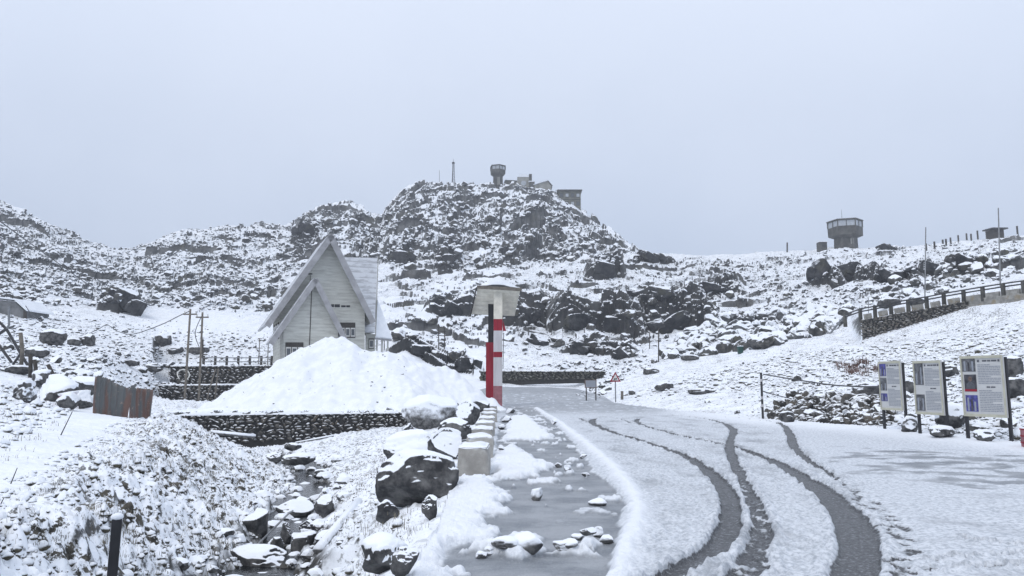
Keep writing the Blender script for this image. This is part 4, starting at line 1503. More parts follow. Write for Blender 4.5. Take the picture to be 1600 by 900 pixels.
stone_wall('retaining_wall', (q1.x, q1.y), (q2.x, q2.y), q1b.z - 0.2, q2b.z - 0.2, q1.z, q2.z, 0.6, 0.24, M['wallstone_right'],
           'rough stone retaining wall under the left half of the guard rail', 0.0)
q3 = P(1640, 457, 51.0)
r = root('concrete_wall', (q2.x, q2.y, q2.z - 1.2), 0, 'smooth stained concrete retaining wall under the right half of the guard rail', 'wall')
o0 = r.location
mb = MB()
A_ = [Vector((q2.x + 0.02, q2.y - 0.32, q2.z - 1.35)), Vector((q3.x, q3.y - 0.32, q3.z - 1.2)), Vector((q3.x, q3.y - 0.32, q3.z)), Vector((q2.x + 0.02, q2.y - 0.32, q2.z))]
mb.slab([p - o0 for p in A_], (0.2, 1, 0), 0.5).build('wall_face', M['concrete'], r)
mb = MB()
c0 = [p + Vector((0, -0.04, 0.003)) for p in (A_[3], A_[2])]
mb.slab([c0[0] - o0, c0[1] - o0, c0[1] + Vector((0.1, 0.6, 0)) - o0, c0[0] + Vector((0.1, 0.6, 0)) - o0], (0, 0, 1), 0.12).build('coping', M['concrete'], r)

# ------------------------------------------------------------------ parapet blocks beside the slush
blocks = [(739, 748, 50, 53), (748, 719, 42, 40), (753, 698, 36, 31), (757, 684, 31, 26), (760, 672, 27, 22), (763, 662, 24, 19), (765, 654, 21, 16), (767, 647, 19, 14)]
blab = ['nearest and largest snow plastered parapet block beside the slush', 'second snowy parapet block from the near end of the row', 'third snowy parapet block from the near end of the row',
        'fourth snowy parapet block from the near end of the row', 'fourth parapet block from the pillar, snow topped', 'third parapet block from the pillar, snow topped',
        'second parapet block from the pillar, snow topped', 'last small snow topped parapet block next to the pillar']
yb = 12.2
for i, ((px, by, wp, hp_), lab) in enumerate(zip(blocks, blab)):
    x, y = flat(px, by, 0.0)
    m_ = y / FPX
    wd, ht = wp * m_, hp_ * m_ * 1.02
    rng = np.random.default_rng(900 + i)
    import bmesh
    bm = bmesh.new()
    bmesh.ops.create_cube(bm, size=1.0)
    for vtx in bm.verts:
        k = 0.88 if vtx.co.z > 0 else 1.0
        vtx.co.x *= wd * k; vtx.co.y *= 0.85 * (k + 0.02); vtx.co.z = (vtx.co.z + 0.5) * ht
    bmesh.ops.bevel(bm, geom=list(bm.edges), offset=0.045, segments=2, affect='EDGES', profile=0.6)
    bmesh.ops.subdivide_edges(bm, edges=list(bm.edges), cuts=5, use_grid_fill=True)
    co = np.array([v.co[:] for v in bm.verts])
    nz_ = perlin3(co * 3.1 + i * 7) * 0.035 + perlin3(co * 9 + i) * 0.012
    for v, dn in zip(bm.verts, nz_):
        v.co += v.normal * float(dn)
    me = bpy.data.meshes.new('parapet_block'); bm.to_mesh(me); bm.free()
    me.polygons.foreach_set("use_smooth", [True] * len(me.polygons))
    o = link('parapet_block', me, M['parapet'])
    o.location = (x, y + 0.42, gz(x, y + 0.42) - 0.12)
    o.rotation_euler = (0, 0, rng.uniform(-0.08, 0.08) + 0.06)
    tag(o, lab, 'parapet block', 'parapet blocks beside the slush')
    # snow pillow on the block
    bm = bmesh.new()
    bmesh.ops.create_grid(bm, x_segments=10, y_segments=10, size=0.5)
    for v in bm.verts:
        rr = max(abs(v.co.x), abs(v.co.y)) * 2
        hh = 0.07 * (1 - rr ** 4) + 0.012 * math.sin(v.co.x * 9 + i) - 0.01
        v.co.x *= wd * 0.92; v.co.y *= 0.80; v.co.z = ht - 0.02 + hh
    me = bpy.data.meshes.new('snow_cap'); bm.to_mesh(me); bm.free()
    me.polygons.foreach_set("use_smooth", [True] * len(me.polygons))
    link('snow_cap', me, M['snow'], o)


# ------------------------------------------------------------------ the gabled house
HA = math.radians(23)
HF = Vector((math.cos(HA), math.sin(HA), 0)); HD = Vector((-math.sin(HA), math.cos(HA), 0))
H0 = P(512, 573, 66.0)
H0.z = 2.95
house = root('gabled_house', H0, 0, 'tall pale wooden house with a steep pointed gable and lower porch gable', 'house')


def hp_(px, py, d=0.0):
    """point of the house plane lying d metres behind its front edge, under a photo pixel; local to the house"""
    s, e = ray(px, py)
    dirv = Vector((s, 1, e)); o = Vector((0, 0, EYE))
    base = H0 + HD * d
    t = (base - o).dot(HD) / dirv.dot(HD)
    return o + dirv * t - H0


def hshift(p, d):
    return p + HD * d


UP = Vector((0, 0, 1))
ap, le, re = hp_(517, 367), hp_(416, 509), hp_(584, 504)
# main front wall, 0.9 m behind the roof edge
wall = [hp_(515, 371, 0.9), hp_(570, 478, 0.9), hp_(570, 578, 0.9), hp_(438, 578, 0.9), hp_(438, 476, 0.9)]
MB().slab(wall, HD, 0.25).build('front_wall', M['siding'], house)
# left flank wall running back
cl_, ct_ = hp_(438, 578, 1.15), hp_(438, 478, 1.15)
MB().slab([cl_, ct_, hshift(ct_, 6.5), hshift(cl_, 6.5)], HF, 0.2).build('side_wall', M['siding'], house)
cr_, crt = hp_(570, 578, 1.15), hp_(570, 480, 1.15)
MB().slab([cr_, crt, hshift(crt, 6.5), hshift(cr_, 6.5)], -HF, 0.2).build('side_wall', M['siding'], house)
rear = [hshift(p, 6.6) for p in wall]
MB().slab(rear, HD, 0.2).build('rear_wall', M['siding'], house)
for e_, nm in ((le, 0), (re, 1)):
    n_ = (ap - e_).cross(HD).normalized()
    if n_.z < 0: n_ = -n_
    MB().slab([ap, e_, hshift(e_, 8.2), hshift(ap, 8.2)], n_, 0.16).build('roof', M['sheet_roof'], house)
    MB().slab([ap + HD * 0.05 - n_ * 0.003, e_ + HD * 0.05 - n_ * 0.003, hshift(e_, 7.9) - n_ * 0.003, hshift(ap, 7.9) - n_ * 0.003], -n_, 0.05).build('soffit', M['soffit'], house)
    # bargeboard on the roof edge
    dn = -n_ * 0.33
    top_ = n_ * 0.18
    q = [ap + top_ - HD * 0.06, e_ + top_ - HD * 0.06, e_ + dn - HD * 0.06, ap + dn * 1.15 - HD * 0.06]
    MB().slab(q, -HD, 0.06).build('bargeboard', M['fascia'], house)
# porch
pa_, pl_, pr_ = hp_(493, 436, -2.2), hp_(422, 537, -2.2), hp_(540, 531, -2.2)
pw = [hp_(493, 443, -1.5), hp_(528, 516, -1.5), hp_(528, 578, -1.5), hp_(443, 578, -1.5), hp_(443, 515, -1.5)]
MB().slab(pw, HD, 0.2).build('porch_wall', M['siding'], house)
for a_, b_ in ((pw[3], pw[4]), (pw[2], pw[1])):
    MB().slab([a_ + HD * 0.21, b_ + HD * 0.21, hshift(b_, 2.35), hshift(a_, 2.35)], HF * (1 if a_ is pw[3] else -1), 0.15).build('porch_side', M['siding'], house)
for e_ in (pl_, pr_):
    n_ = (pa_ - e_).cross(HD).normalized()
    if n_.z < 0: n_ = -n_
    MB().slab([pa_, e_, hshift(e_, 3.0), hshift(pa_, 3.0)], n_, 0.16).build('porch_roof', M['sheet_roof'], house)
    q = [pa_ + n_ * 0.18 - HD * 0.05, e_ + n_ * 0.18 - HD * 0.05, e_ - n_ * 0.28 - HD * 0.05, pa_ - n_ * 0.30 - HD * 0.05]
    MB().slab(q, -HD, 0.05).build('porch_bargeboard', M['fascia'], house)
MB().tube([hp_(487, 455, -1.53), hp_(482, 575, -1.53)], 0.035, 6).build('conduit', M['dark_wood'], house)


def window(x0, y0, x1, y1, d, panes, parent=house, band=0.35):
    a_, b_, c_, e_ = hp_(x0, y1, d), hp_(x1, y1, d), hp_(x1, y0, d), hp_(x0, y0, d)
    fr = MB().slab([a_, b_, c_, e_], -HD, 0.06).build('window', M['dark_wood'], parent)
    hgt = c_ - b_
    for k in range(panes):
        t0, t1 = (k + 0.08) / panes, (k + 0.92) / panes
        p0 = a_ + (b_ - a_) * t0; p1 = a_ + (b_ - a_) * t1
        lo, hi = 0.08, 1 - band
        q = [p0 + hgt * lo, p1 + hgt * lo, p1 + hgt * hi, p0 + hgt * hi]
        q = [p - HD * 0.062 for p in q]
        MB().slab(q, -HD, 0.03).build('frame', M['white_frame'], fr)
        c0 = sum(q, Vector()) / 4
        q2 = [c0 + (p - c0) * 0.72 - HD * 0.032 for p in q]
        MB().slab(q2, -HD, 0.01).build('pane', M['glass'], fr)
    return fr


window(531, 504, 555, 528, 0.9, 3)
window(446, 535, 474, 560, -1.5, 3, band=0.3)
# vents
for k, (x0, x1) in enumerate(((517, 522), (523, 531), (533, 540), (541, 547))):
    MB().slab([hp_(x0, 480, 0.9), hp_(x1, 480, 0.9), hp_(x1, 477 if k > 1 else 475.5, 0.9), hp_(x0, 477 if k > 1 else 475.5, 0.9)], -HD, 0.03).build('vent', M['black_paint_and_shade'], house)
MB().slab([hp_(477, 429, 0.9), hp_(488, 429, 0.9), hp_(488, 427, 0.9), hp_(477, 427, 0.9)], -HD, 0.03).build('vent', M['black_paint_and_shade'], house)
MB().tube([hp_(485, 430, 0.86), hp_(484, 470, 0.86)], 0.03, 6).build('conduit', M['dark_wood'], house)
# windows of the left flank
for k in range(3):
    p0 = hp_(438, 528, 1.15) + HD * (1.0 + 1.8 * k) - HF * 0.004
    q = [p0, p0 + HD * 1.2, p0 + HD * 1.2 + UP * 1.5, p0 + UP * 1.5]
    w_o = MB().slab(q, -HF, 0.06).build('window', M['dark_wood'], house)
    c0 = sum(q, Vector()) / 4
    MB().slab([c0 + (p - c0) * 0.75 - HF * 0.063 for p in q], -HF, 0.02).build('pane', M['glass'], w_o)
# rear wing with its sheet metal roof
wa, wb = hp_(512, 403, 6.0), hp_(589, 404, 6.0)
wc, wd_ = hp_(585, 520, 2.4), hp_(540, 520, 2.4)
n_ = (wb - wa).cross(wc - wa).normalized()
if n_.dot(HD) > 0: n_ = -n_
MB().slab([wa, wb, wc, wd_], n_, 0.14).build('wing_roof', M['sheet_roof'], house)
bb = hshift(wc, 7.2); ba = hshift(wd_, 7.2)
nb = (wb - wa).cross(bb - wa).normalized()
if nb.dot(HD) < 0: nb = -nb
MB().slab([wa, wb, bb, ba], nb, 0.14).build('wing_roof', M['sheet_roof'], house)
MB().slab([wb + HF * 0.02, wc + HF * 0.02, bb + HF * 0.02], -HF, 0.15).build('wing_gable', M['siding'], house)
MB().slab([wb + HF * 0.06, wc + HF * 0.06, wc + HF * 0.06 - HD * 0.1 - UP * 0.3, wb + HF * 0.06 + HD * 0.25 + UP * 0.3 - HD * 0.3], HF, 0.08).build('wing_bargeboard', M['soffit'], house)
lw = [hp_(572, 522, 3.2), hp_(586, 522, 3.2), hp_(586, 585, 3.2), hp_(572, 585, 3.2)]
MB().slab(lw, HD, 0.3).build('wing_wall', M['siding'], house)
window(576, 529, 584, 545, 3.18, 1, band=0.1)
# lean-to at the right end
la, lb, lc = hp_(589, 470, 5.2), hp_(612, 530, 3.4), hp_(586, 527, 2.8)
n_ = (lb - la).cross(lc - la).normalized()
if n_.z < 0: n_ = -n_
ld_ = la + HD * 3.0; le2 = lb + HD * 4.0
MB().slab([la, lb, lc], n_, 0.16).build('leanto_roof', M['snow'], house)
MB().slab([la + HD * 0.02, lb + HD * 0.02, le2, ld_], Vector((0.3, 0, 1)), 0.16).build('leanto_roof', M['snow'], house)
MB().slab([lc - UP * 0.02, lb - UP * 0.02, lb - UP * 0.2, lc - UP * 0.2], HD, 0.08).build('leanto_eave', M['fascia'], house)
for px in (589, 597, 606):
    b0 = hp_(px, 531, 3.6)
    MB().box(((b0 + Vector((b0.x, b0.y, -0.2))) / 2)[:], (0.16, 0.16, b0.z + 0.2)).build('leanto_post', M['white_frame'], house)

# ------------------------------------------------------------------ gate pillar with a tilted board roof
g0 = P(776, 640, 43.0)
gbase = gz(g0.x, 43.0)
pil = root('gate_pillar', (g0.x, 43.0, gbase), 0, 'tall red and white banded pillar carrying a tilted boarded roof under snow', 'pillar')


def pz(py, Y=43.0):
    return P(776, py, Y).z - gbase


def pxx(px, Y=43.0):
    return P(px, 560, Y).x - g0.x


# the front post: its bands are painted lengths one on top of the other
xw0, xw1 = pxx(771.3), pxx(784.8)
wpost = xw1 - xw0; cxp = (xw0 + xw1) / 2
bands = [(640, 603, 'dull_red'), (603, 558.5, 'white_paint'), (558.5, 550, 'red'), (550, 517, 'white_paint'), (517, 499, 'red'), (499, 452, 'cream_paint')]
fp = MB().box((cxp, 0, (pz(450) - 0.2) / 2), (wpost - 0.03, wpost - 0.03, pz(450) + 0.2)).build('post', M['white_paint'], pil)
for a_, b_, mt_ in bands:
    z0, z1 = pz(a_) - (0.3 if a_ == 640 else 0), pz(b_)
    MB().box((cxp, 0, (z0 + z1) / 2), (wpost, wpost, z1 - z0 - 0.004)).build('painted_band', M[mt_], fp)
xr0, xr1 = pxx(759.5, 43.9), pxx(771, 43.9)
MB().box(((xr0 + xr1) / 2, 0.9, (pz(534) - 0.3) / 2), (xr1 - xr0, 0.45, pz(534) + 0.3)).build('rear_post', M['red'], pil)
MB().box(((xr0 + xr1) / 2 + 0.06, 0.9, (pz(534) + pz(470)) / 2), (xr1 - xr0 - 0.12, 0.36, pz(470) - pz(534) - 0.004)).build('rear_post_shaded_top', M['black_paint_and_shade'], pil)  # black colour stands in for dark bracing and the post's shadowed side
# boarded roof: high front edge, low rear edge
def gp(px, py, Y):
    p = P(px, py, Y); return Vector((p.x - g0.x, Y - 43.0, p.z - gbase))
r0, r1 = gp(747, 448.5, 42.5), gp(813, 452.5, 42.5)
r2, r3 = gp(804, 494, 44.6), gp(737, 491, 44.6)
nr = (r1 - r0).cross(r3 - r0).normalized()
if nr.z < 0: nr = -nr
brd = MB()
for k in range(6):
    t0, t1 = k / 6 + 0.004, (k + 1) / 6 - 0.004
    q = [r0 + (r3 - r0) * t0, r1 + (r2 - r1) * t0, r1 + (r2 - r1) * t1, r0 + (r3 - r0) * t1]
    brd.slab(q, nr, 0.06)
brd.build('roof_boards', M['cream_paint'], pil)
fe = MB().slab([r0 - Vector((0.06, 0.05, 0.10)), r1 + Vector((0.06, -0.05, -0.10)), r1 + Vector((0.06, -0.05, 0.09)), r0 + Vector((-0.06, -0.05, 0.09))], Vector((0, -1, 0)), 0.06)
fe.build('roof_edge', M['pole_wood'], pil)
MB().slab([r0 + nr * 0.003 + Vector((-0.05, 0, 0)), r3 + nr * 0.003 + Vector((-0.05, 0, 0)), r3 + Vector((-0.05, 0, 0)) - nr * 0.2, r0 + Vector((-0.05, 0, 0)) - nr * 0.12], Vector((-1, 0, 0)), 0.06).build('roof_edge', M['dark_wood'], pil)
# snow on it
bm = bmesh.new(); nu, nv_ = 26, 18; grid = []
for j in range(nv_ + 1):
    row = []
    for i in range(nu + 1):
        u, v = i / nu, j / nv_
        p = (r0 * (1 - u) + r1 * u) * (1 - v) + (r3 * (1 - u) + r2 * u) * v + nr * 0.063
        ed = min(u, 1 - u, 1) * 2
        hgt = 0.78 * (min(1, ed) ** 0.8) * math.exp(-((v - 0.12) / 0.35) ** 2) * (0.35 + 0.65 * (1 - abs(u - 0.44) ** 1.4)) + 0.05
        if u in (0, 1) or v in (0, 1): hgt *= 0.25
        row.append(bm.verts.new(p + UP * hgt + Vector((0, 0, 0.012 * math.sin(u * 23 + v * 17)))))
    grid.append(row)
for j in range(nv_):
    for i in range(nu):
        bm.faces.new((grid[j][i], grid[j][i + 1], grid[j + 1][i + 1], grid[j + 1][i]))
me = bpy.data.meshes.new('roof_snow'); bm.to_mesh(me); bm.free()
me.polygons.foreach_set("use_smooth", [True] * len(me.polygons))
link('roof_snow', me, M['snow'], pil)
q = [gp(785.6, 500, 42.7), gp(791, 517, 42.7), gp(785.6, 517, 42.7)]
MB().slab(q, Vector((0, 1, 0)), 0.12).build('bracket', M['red'], pil)
MB().tube([gp(787, 520, 42.9), gp(786, 576, 42.9)], 0.02, 6).build('cable', M['dark_metal'], pil)

# ------------------------------------------------------------------ towers and buildings on the skyline


def ring(c, r, z, n=6, rot=math.radians(-78), sy=1.0):
    return [Vector((c[0] + r * math.cos(rot + 2 * math.pi * k / n), c[1] + sy * r * math.sin(rot + 2 * math.pi * k / n), z)) for k in range(n)]


def watchtower(label, px, Y, y_roof, y_win0, y_win1, y_cab, y_neck, y_foot, w_cab, w_shaft, ant=None):
    m_ = Y / FPX
    foot = P(px, y_foot, Y)
    rt = root('watchtower', foot, 0, label, 'watchtower')
    z = lambda py: P(px, py, Y).z - foot.z
    rc, rs = w_cab * m_ / 2 / 0.985, w_shaft * m_ / 2 / 0.985
    MB().loft([ring((0, 0), rs * 1.04, -2.5), ring((0, 0), rs, z(y_neck))]).build('shaft', M['tower'], rt)
    MB().loft([ring((0, 0), rs, z(y_neck) + 0.003), ring((0, 0), rc * 0.985, z(y_cab)), ring((0, 0), rc, z(y_win1))]).build('cabin', M['tower'], rt)
    gl = MB().loft([ring((0, 0), rc * 0.955, z(y_win1) + 0.003), ring((0, 0), rc * 0.955, z(y_win0))]).build('window_band', M['pale_glass'], rt)
    a_, b_ = ring((0, 0), rc * 0.985, z(y_win1) + 0.003), ring((0, 0), rc * 0.985, z(y_win0))
    for k in range(6):
        MB().tube([a_[k], b_[k]], 0.05 * m_ / 0.175 + 0.1, 6).build('mullion', M['tower'], gl)
        c0, c1 = (a_[k] + a_[(k + 1) % 6]) / 2, (b_[k] + b_[(k + 1) % 6]) / 2
        MB().tube([c0, c1], 0.09, 6).build('mullion', M['tower'], gl)
    MB().loft([ring((0, 0), rc * 1.0, z(y_win0) + 0.003), ring((0, 0), rc * 1.06, z(y_win0) + 0.2), ring((0, 0), rc * 1.05, z(y_roof) - 0.1), ring((0, 0), rc * 0.2, z(y_roof) + 0.25)]).build('roof', M['tower'], rt)
    # door on the shaft
    MB().box((rs * 0.15, -rs * 0.95, z(y_neck) * 0.45), (0.9, 0.1, z(y_neck) * 0.7)).build('door', M['plaster'], rt)
    if ant:
        MB().tube([Vector((-0.7, 0, z(y_roof) + 0.2)), Vector((-0.7, 0, z(ant)))], 0.06, 5, 0.03).build('antenna', M['dark_metal'], rt)
    return rt


watchtower('grey six sided watchtower with a window band on the right skyline', 1322, 202, 345, 348, 356.5, 370, 373, 385, 51, 34, 328)
watchtower('small grey six sided watchtower on the mountain top', 778, 252, 259.5, 261.5, 266.5, 272.5, 275.5, 292, 25, 16)

# lattice mast on the mountain
f0 = P(708, 293, 252)
mast = root('lattice_mast', f0, 0, 'tall slim lattice mast on the mountain top left of the small watchtower', 'mast')
hM = P(708, 249, 252).z - f0.z
cor = [Vector((math.cos(a), math.sin(a), 0)) for a in (0.3, 0.3 + 2.094, 0.3 + 4.188)]
for c in cor:
    MB().tube([c * 0.75 - UP * 1.0, c * 0.30 + UP * hM * 0.80, c * 0.22 + UP * hM * 0.9], 0.075, 5).build('leg', M['dark_metal'], mast)
br = MB()
nb_ = 9
for k in range(nb_):
    z0, z1 = hM * 0.84 * k / nb_, hM * 0.84 * (k + 1) / nb_
    w0, w1 = 0.75 - 0.45 * k / nb_, 0.75 - 0.45 * (k + 1) / nb_
    for j in range(3):
        br.tube([cor[j] * w0 + UP * z0, cor[(j + 1) % 3] * w1 + UP * z1], 0.045, 4)
        br.tube([cor[j] * w1 + UP * z1, cor[(j + 1) % 3] * w1 + UP * z1], 0.045, 4)
br.build('bracing', M['dark_metal'], mast)
MB().box((0, 0, hM * 0.87), (0.9, 0.9, 0.5)).build('platform', M['dark_metal'], mast)
MB().tube([UP * hM * 0.88, UP * hM * 1.02], 0.08, 5, 0.04).build('spire', M['dark_metal'], mast)


def thin_pole(name, cat, label, px, y0, y1, Y, r, mat='dark_metal', px1=None, group=None, n=6, r2=None, extra=0.6):
    a_, b_ = P(px, y0, Y), P(px if px1 is None else px1, y1, Y)
    mb = MB().tube([Vector((0, 0, -extra)), Vector((0, 0, 0)), b_ - a_], r, n, r2 if r2 else r)
    o = mb.build(name, M[mat], None, smooth=True)
    o.location = a_
    return tag(o, label, cat, group)


thin_pole('antenna', 'antenna', 'very thin antenna on the mountain top left of the lattice mast', 686.5, 292, 266, 252, 0.07)

# huts on the mountain
def hut_box(name, cat, label, x0, x1, ytop, ybase, Y, depth, rz=0.0, mat='plaster'):
    a_ = P((x0 + x1) / 2, ybase, Y); m_ = Y / FPX
    r_ = root(name, a_, rz, label, cat)
    w_, h_ = (x1 - x0) * m_ / math.cos(rz), P((x0 + x1) / 2, ytop, Y).z - a_.z
    MB().box((0, depth / 2, h_ / 2 - 1.5), (w_, depth, h_ + 3)).build('wall', M[mat], r_)
    return r_, w_, h_


r_, w_, h_ = hut_box('hilltop_hut', 'hut', 'pale hut with a round window beside the small watchtower', 808, 827, 276.5, 296, 250.5, 4.0)
MB().loft([[Vector((-w_ / 2, y, h_)), Vector((-w_ / 2 * 0.8, y, h_ + 0.8)), Vector((0, y, h_ + 1.2)), Vector((w_ / 2 * 0.8, y, h_ + 0.8)), Vector((w_ / 2, y, h_))] for y in (-0.1, 4.1)]).build('roof', M['snow'], r_)
MB().tube([Vector((0.1, -0.02, h_ * 0.5)), Vector((0.1, -0.12, h_ * 0.5))], 0.9, 16).build('window', M['pale_glass'], r_)
MB().box((w_ / 2 + 0.5, 2, h_ / 2 + 0.4), (1.0, 3.0, h_ + 1.6)).build('side_tower', M['tower'], r_)
r_, w_, h_ = hut_box('low_shed', 'shed', 'low dark shed between the small watchtower and the pale hut', 789, 808, 281.5, 293, 250.8, 4.0, mat='tower')
MB().slab([Vector((-w_ / 2 - 0.2, -0.3, h_ + 0.1)), Vector((w_ / 2 + 0.2, -0.3, h_ - 0.2)), Vector((w_ / 2 + 0.2, 4.2, h_ + 0.5)), Vector((-w_ / 2 - 0.2, 4.2, h_ + 0.8))], UP, 0.15).build('roof', M['snow'], r_)
r_, w_, h_ = hut_box('gabled_shed', 'shed', 'grey gabled shed with snow on its roof on the mountain crest', 835, 862, 289, 303, 249.3, 4.5)
gx0 = w_ / 2
gab = [Vector((-gx0 - 0.4, -0.3, h_)), Vector((gx0 * 0.55, -0.3, h_ + 1.5)), Vector((gx0 + 0.3, -0.3, h_ - 0.4))]
MB().slab([gab[0], gab[1], gab[1] + Vector((0, 5, 0)), gab[0] + Vector((0, 5, 0))], UP, 0.2).build('roof', M['snow'], r_)
MB().slab([gab[1] + UP * .003, gab[2], gab[2] + Vector((0, 5, 0)), gab[1] + Vector((0, 5, 0.003))], Vector((0.5, 0, 1)), 0.2).build('roof', M['tower'], r_)
MB().slab([gab[0] + Vector((0.4, 0.32, 0)), gab[1] + Vector((0, 0.32, -0.05)), gab[2] + Vector((-0.3, 0.32, 0))], Vector((0, 1, 0)), 0.2).build('gable', M['plaster'], r_)
MB().box((-0.6, -0.05, h_ * 0.45), (0.8, 0.08, 0.9)).build('window', M['glass'], r_)
r_, w_, h_ = hut_box('flat_roofed_building', 'building', 'olive grey two storey building with a flat roof at the end of the mountain crest', 873, 908, 298.5, 335, 243.5, 7.0, mat='block_house')
MB().box((0, 3.4, h_ + 0.22), (w_ + 1.0, 8.0, 0.36)).build('roof', M['tower'], r_)
for row, zc in enumerate((h_ - 1.45, h_ - 4.3)):
    for k in range(4):
        xx = -w_ / 2 + w_ * (k + 0.5) / 4
        f_ = MB().box((xx, -0.04, zc), (w_ / 4 - 0.5, 0.08, 1.5)).build('window', M['tower'], r_)
        MB().box((xx, -0.09, zc), (w_ / 4 - 0.85, 0.02, 1.1)).build('pane', M['pale_glass' if (k + row) % 2 else 'glass'], f_)
MB().box((0, -0.06, h_ - 2.9), (w_ + 0.06, 0.10, 0.3)).build('string_course', M['tower'], r_)

r_, w_, h_ = hut_box('small_bunker', 'bunker', 'small snow speckled stone bunker left of the right watchtower', 1281, 1293, 378, 394, 200, 2.0, mat='tower')
MB().box((0, 1, h_ + 0.13), (w_ + 0.3, 2.3, 0.25)).build('roof', M['snow'], r_)
MB().box((0.1, -0.03, h_ * 0.62), (1.1, 0.06, 0.5)).build('opening', M['black_paint_and_shade'], r_)
thin_pole('marker_post', 'post', 'lone dark post on the skyline left of the right watchtower', 1230, 394, 379, 205, 0.2, 'dark_wood')
r_, w_, h_ = hut_box('lookout_shelter', 'shelter', 'small dark flat shelter on the ridge behind the farther flagpole', 1553, 1569, 358.5, 366, 160, 2.5, mat='dark_wood')
MB().slab([Vector((-w_ / 2 - 0.6, -0.5, h_ + 0.05)), Vector((w_ / 2 + 0.7, -0.5, h_ + 0.05)), Vector((w_ / 2 + 0.7, 3, h_ + 0.15)), Vector((-w_ / 2 - 0.6, 3, h_ + 0.15))], UP, 0.3).build('roof', M['dark_metal'], r_)
MB().box((0, -0.04, h_ * 0.6), (w_ * 0.6, 0.06, 0.35)).build('opening', M['black_paint_and_shade'], r_)

ca_, cb_ = P(788, 292, 250.5), P(874, 303, 248.5)
stone_wall('breastwork', (ca_.x, ca_.y), (cb_.x, cb_.y), P(788, 299, 250.5).z, P(874, 322, 248.5).z, P(788, 288.5, 250.5).z, P(874, 300.5, 248.5).z, 1.2, 1.1, M['rubble'],
           'rough snowy stone breastwork stepping down the mountain crest below the huts', 0.3)
r_, w_, h_ = hut_box('stair_block', 'hut', 'narrow grey block between the pale hut and the gabled shed on the crest', 827, 835, 284, 299, 249.3, 3.0, mat='tower')
MB().box((0, 1.5, h_ + 0.15), (w_ + 0.5, 3.4, 0.3)).build('roof', M['snow'], r_)
MB().box((0, -0.03, h_ * 0.6), (0.7, 0.06, 0.9)).build('window', M['glass'], r_)
r_, w_, h_ = hut_box('lean_to_store', 'shed', 'small store butted against the flat roofed building on the crest', 861, 873, 298.5, 316, 248, 3.0, mat='plaster')
MB().slab([Vector((-w_ / 2 - 0.2, -0.3, h_ + 0.1)), Vector((w_ / 2, -0.3, h_ - 0.5)), Vector((w_ / 2, 3.3, h_ - 0.5)), Vector((-w_ / 2 - 0.2, 3.3, h_ + 0.1))], UP, 0.25).build('roof', M['snow'], r_)
MB().box((-0.3, -0.03, h_ * 0.5), (0.9, 0.06, 1.2)).build('door', M['tower'], r_)

# fence posts along the right ridge
for px, yt, Y in ((1447, 383, 186), (1460, 381.5, 183), (1473, 377, 181), (1485, 373, 179), (1497, 369, 176), (1510, 366, 174), (1527, 361, 171), (1541, 362, 168), (1589, 354, 160), (1478, 376, 180), (1517, 366, 172)):
    g = hit(px, yt + 9, 120)
    s_, e_ = ray(px, yt)
    Yp = g.y if g is not None else Y
    b_ = Vector((s_ * Yp, Yp, gz(s_ * Yp, Yp)))
    o = MB().box((0, 0, 0.2), (0.26, 0.26, max(1.0, EYE + e_ * Yp - b_.z) * 1 + 0.6)).build('fence_post', M['dark_wood'], None)
    o.location = b_ + UP * max(0.4, (EYE + e_ * Yp - b_.z) / 2 - 0.4)
    tag(o, 'short dark fence post on the snowy ridge at the right', 'fence post', 'fence posts along the right ridge')

# flagpoles
thin_pole('flagpole', 'flagpole', 'nearer bare flagpole, standing left behind the guard rail', 1445, 478, 355, 64, 0.07, 'grey_metal', px1=1446.5, r2=0.045, n=8)
thin_pole('flagpole', 'flagpole', 'taller bare flagpole at the right end of the guard rail', 1563.5, 458, 325, 57.5, 0.07, 'grey_metal', px1=1559.8, r2=0.045, n=8)
thin_pole('metal_stake', 'stake', 'thin short stake beside the lower end of the guard rail', 1357, 492, 465, 66, 0.03, 'grey_metal')

# ------------------------------------------------------------------ guard rail along the climbing road
rl = root('guard_rail', P(1345, 500, 62.3), 0, 'grey post and rail barrier climbing along the retaining walls', 'guard rail')
o0 = rl.location.copy()
gp_ = [(1298, 521, 66), (1321, 508, 64), (1345, 500, 62.3), (1368, 496, 61.6), (1393, 491, 60.8), (1420, 486.5, 59.9), (1449, 482, 59.0), (1476, 477, 58.2), (1507, 472, 57.3), (1537, 467.5, 55.7), (1569, 463, 54.2), (1601, 459, 52.7), (1636, 455, 51.2)]
pts = [P(*g) + Vector((0.05, 0.12, 0)) for g in gp_]
for i, p in enumerate(pts[1:], 1):
    MB().box(p - o0 + UP * 0.42, (0.24, 0.22, 1.14), rz=0.2, taper=0.92).build('post', M['tower'], rl)
for hh in (0.72, 0.95):
    MB().tube([p - o0 + UP * hh + Vector((0, -0.13, 0)) for p in pts[1:]], 0.055, 6).build('rail', M['dark_metal'], rl)
MB().tube([pts[0] - o0 + UP * 0.05, pts[1] - o0 + UP * 0.9 + Vector((0, -0.13, 0))], 0.09, 6).build('rail', M['grey_metal'], rl)
for i in range(2, len(pts) - 1):
    p, q_ = pts[i], pts[i + 1]
    c = (p + q_) / 2; L_ = (q_ - p).length
    dv = (q_ - p).normalized()
    rot = dv.to_track_quat('X', 'Z').to_matrix()
    MB().box(c - o0 + UP * 0.22 + Vector((0, 0.02, 0)), (L_ - 0.55, 0.2, 0.42), mat=rot).build('kerb_block', M['concrete'], rl)

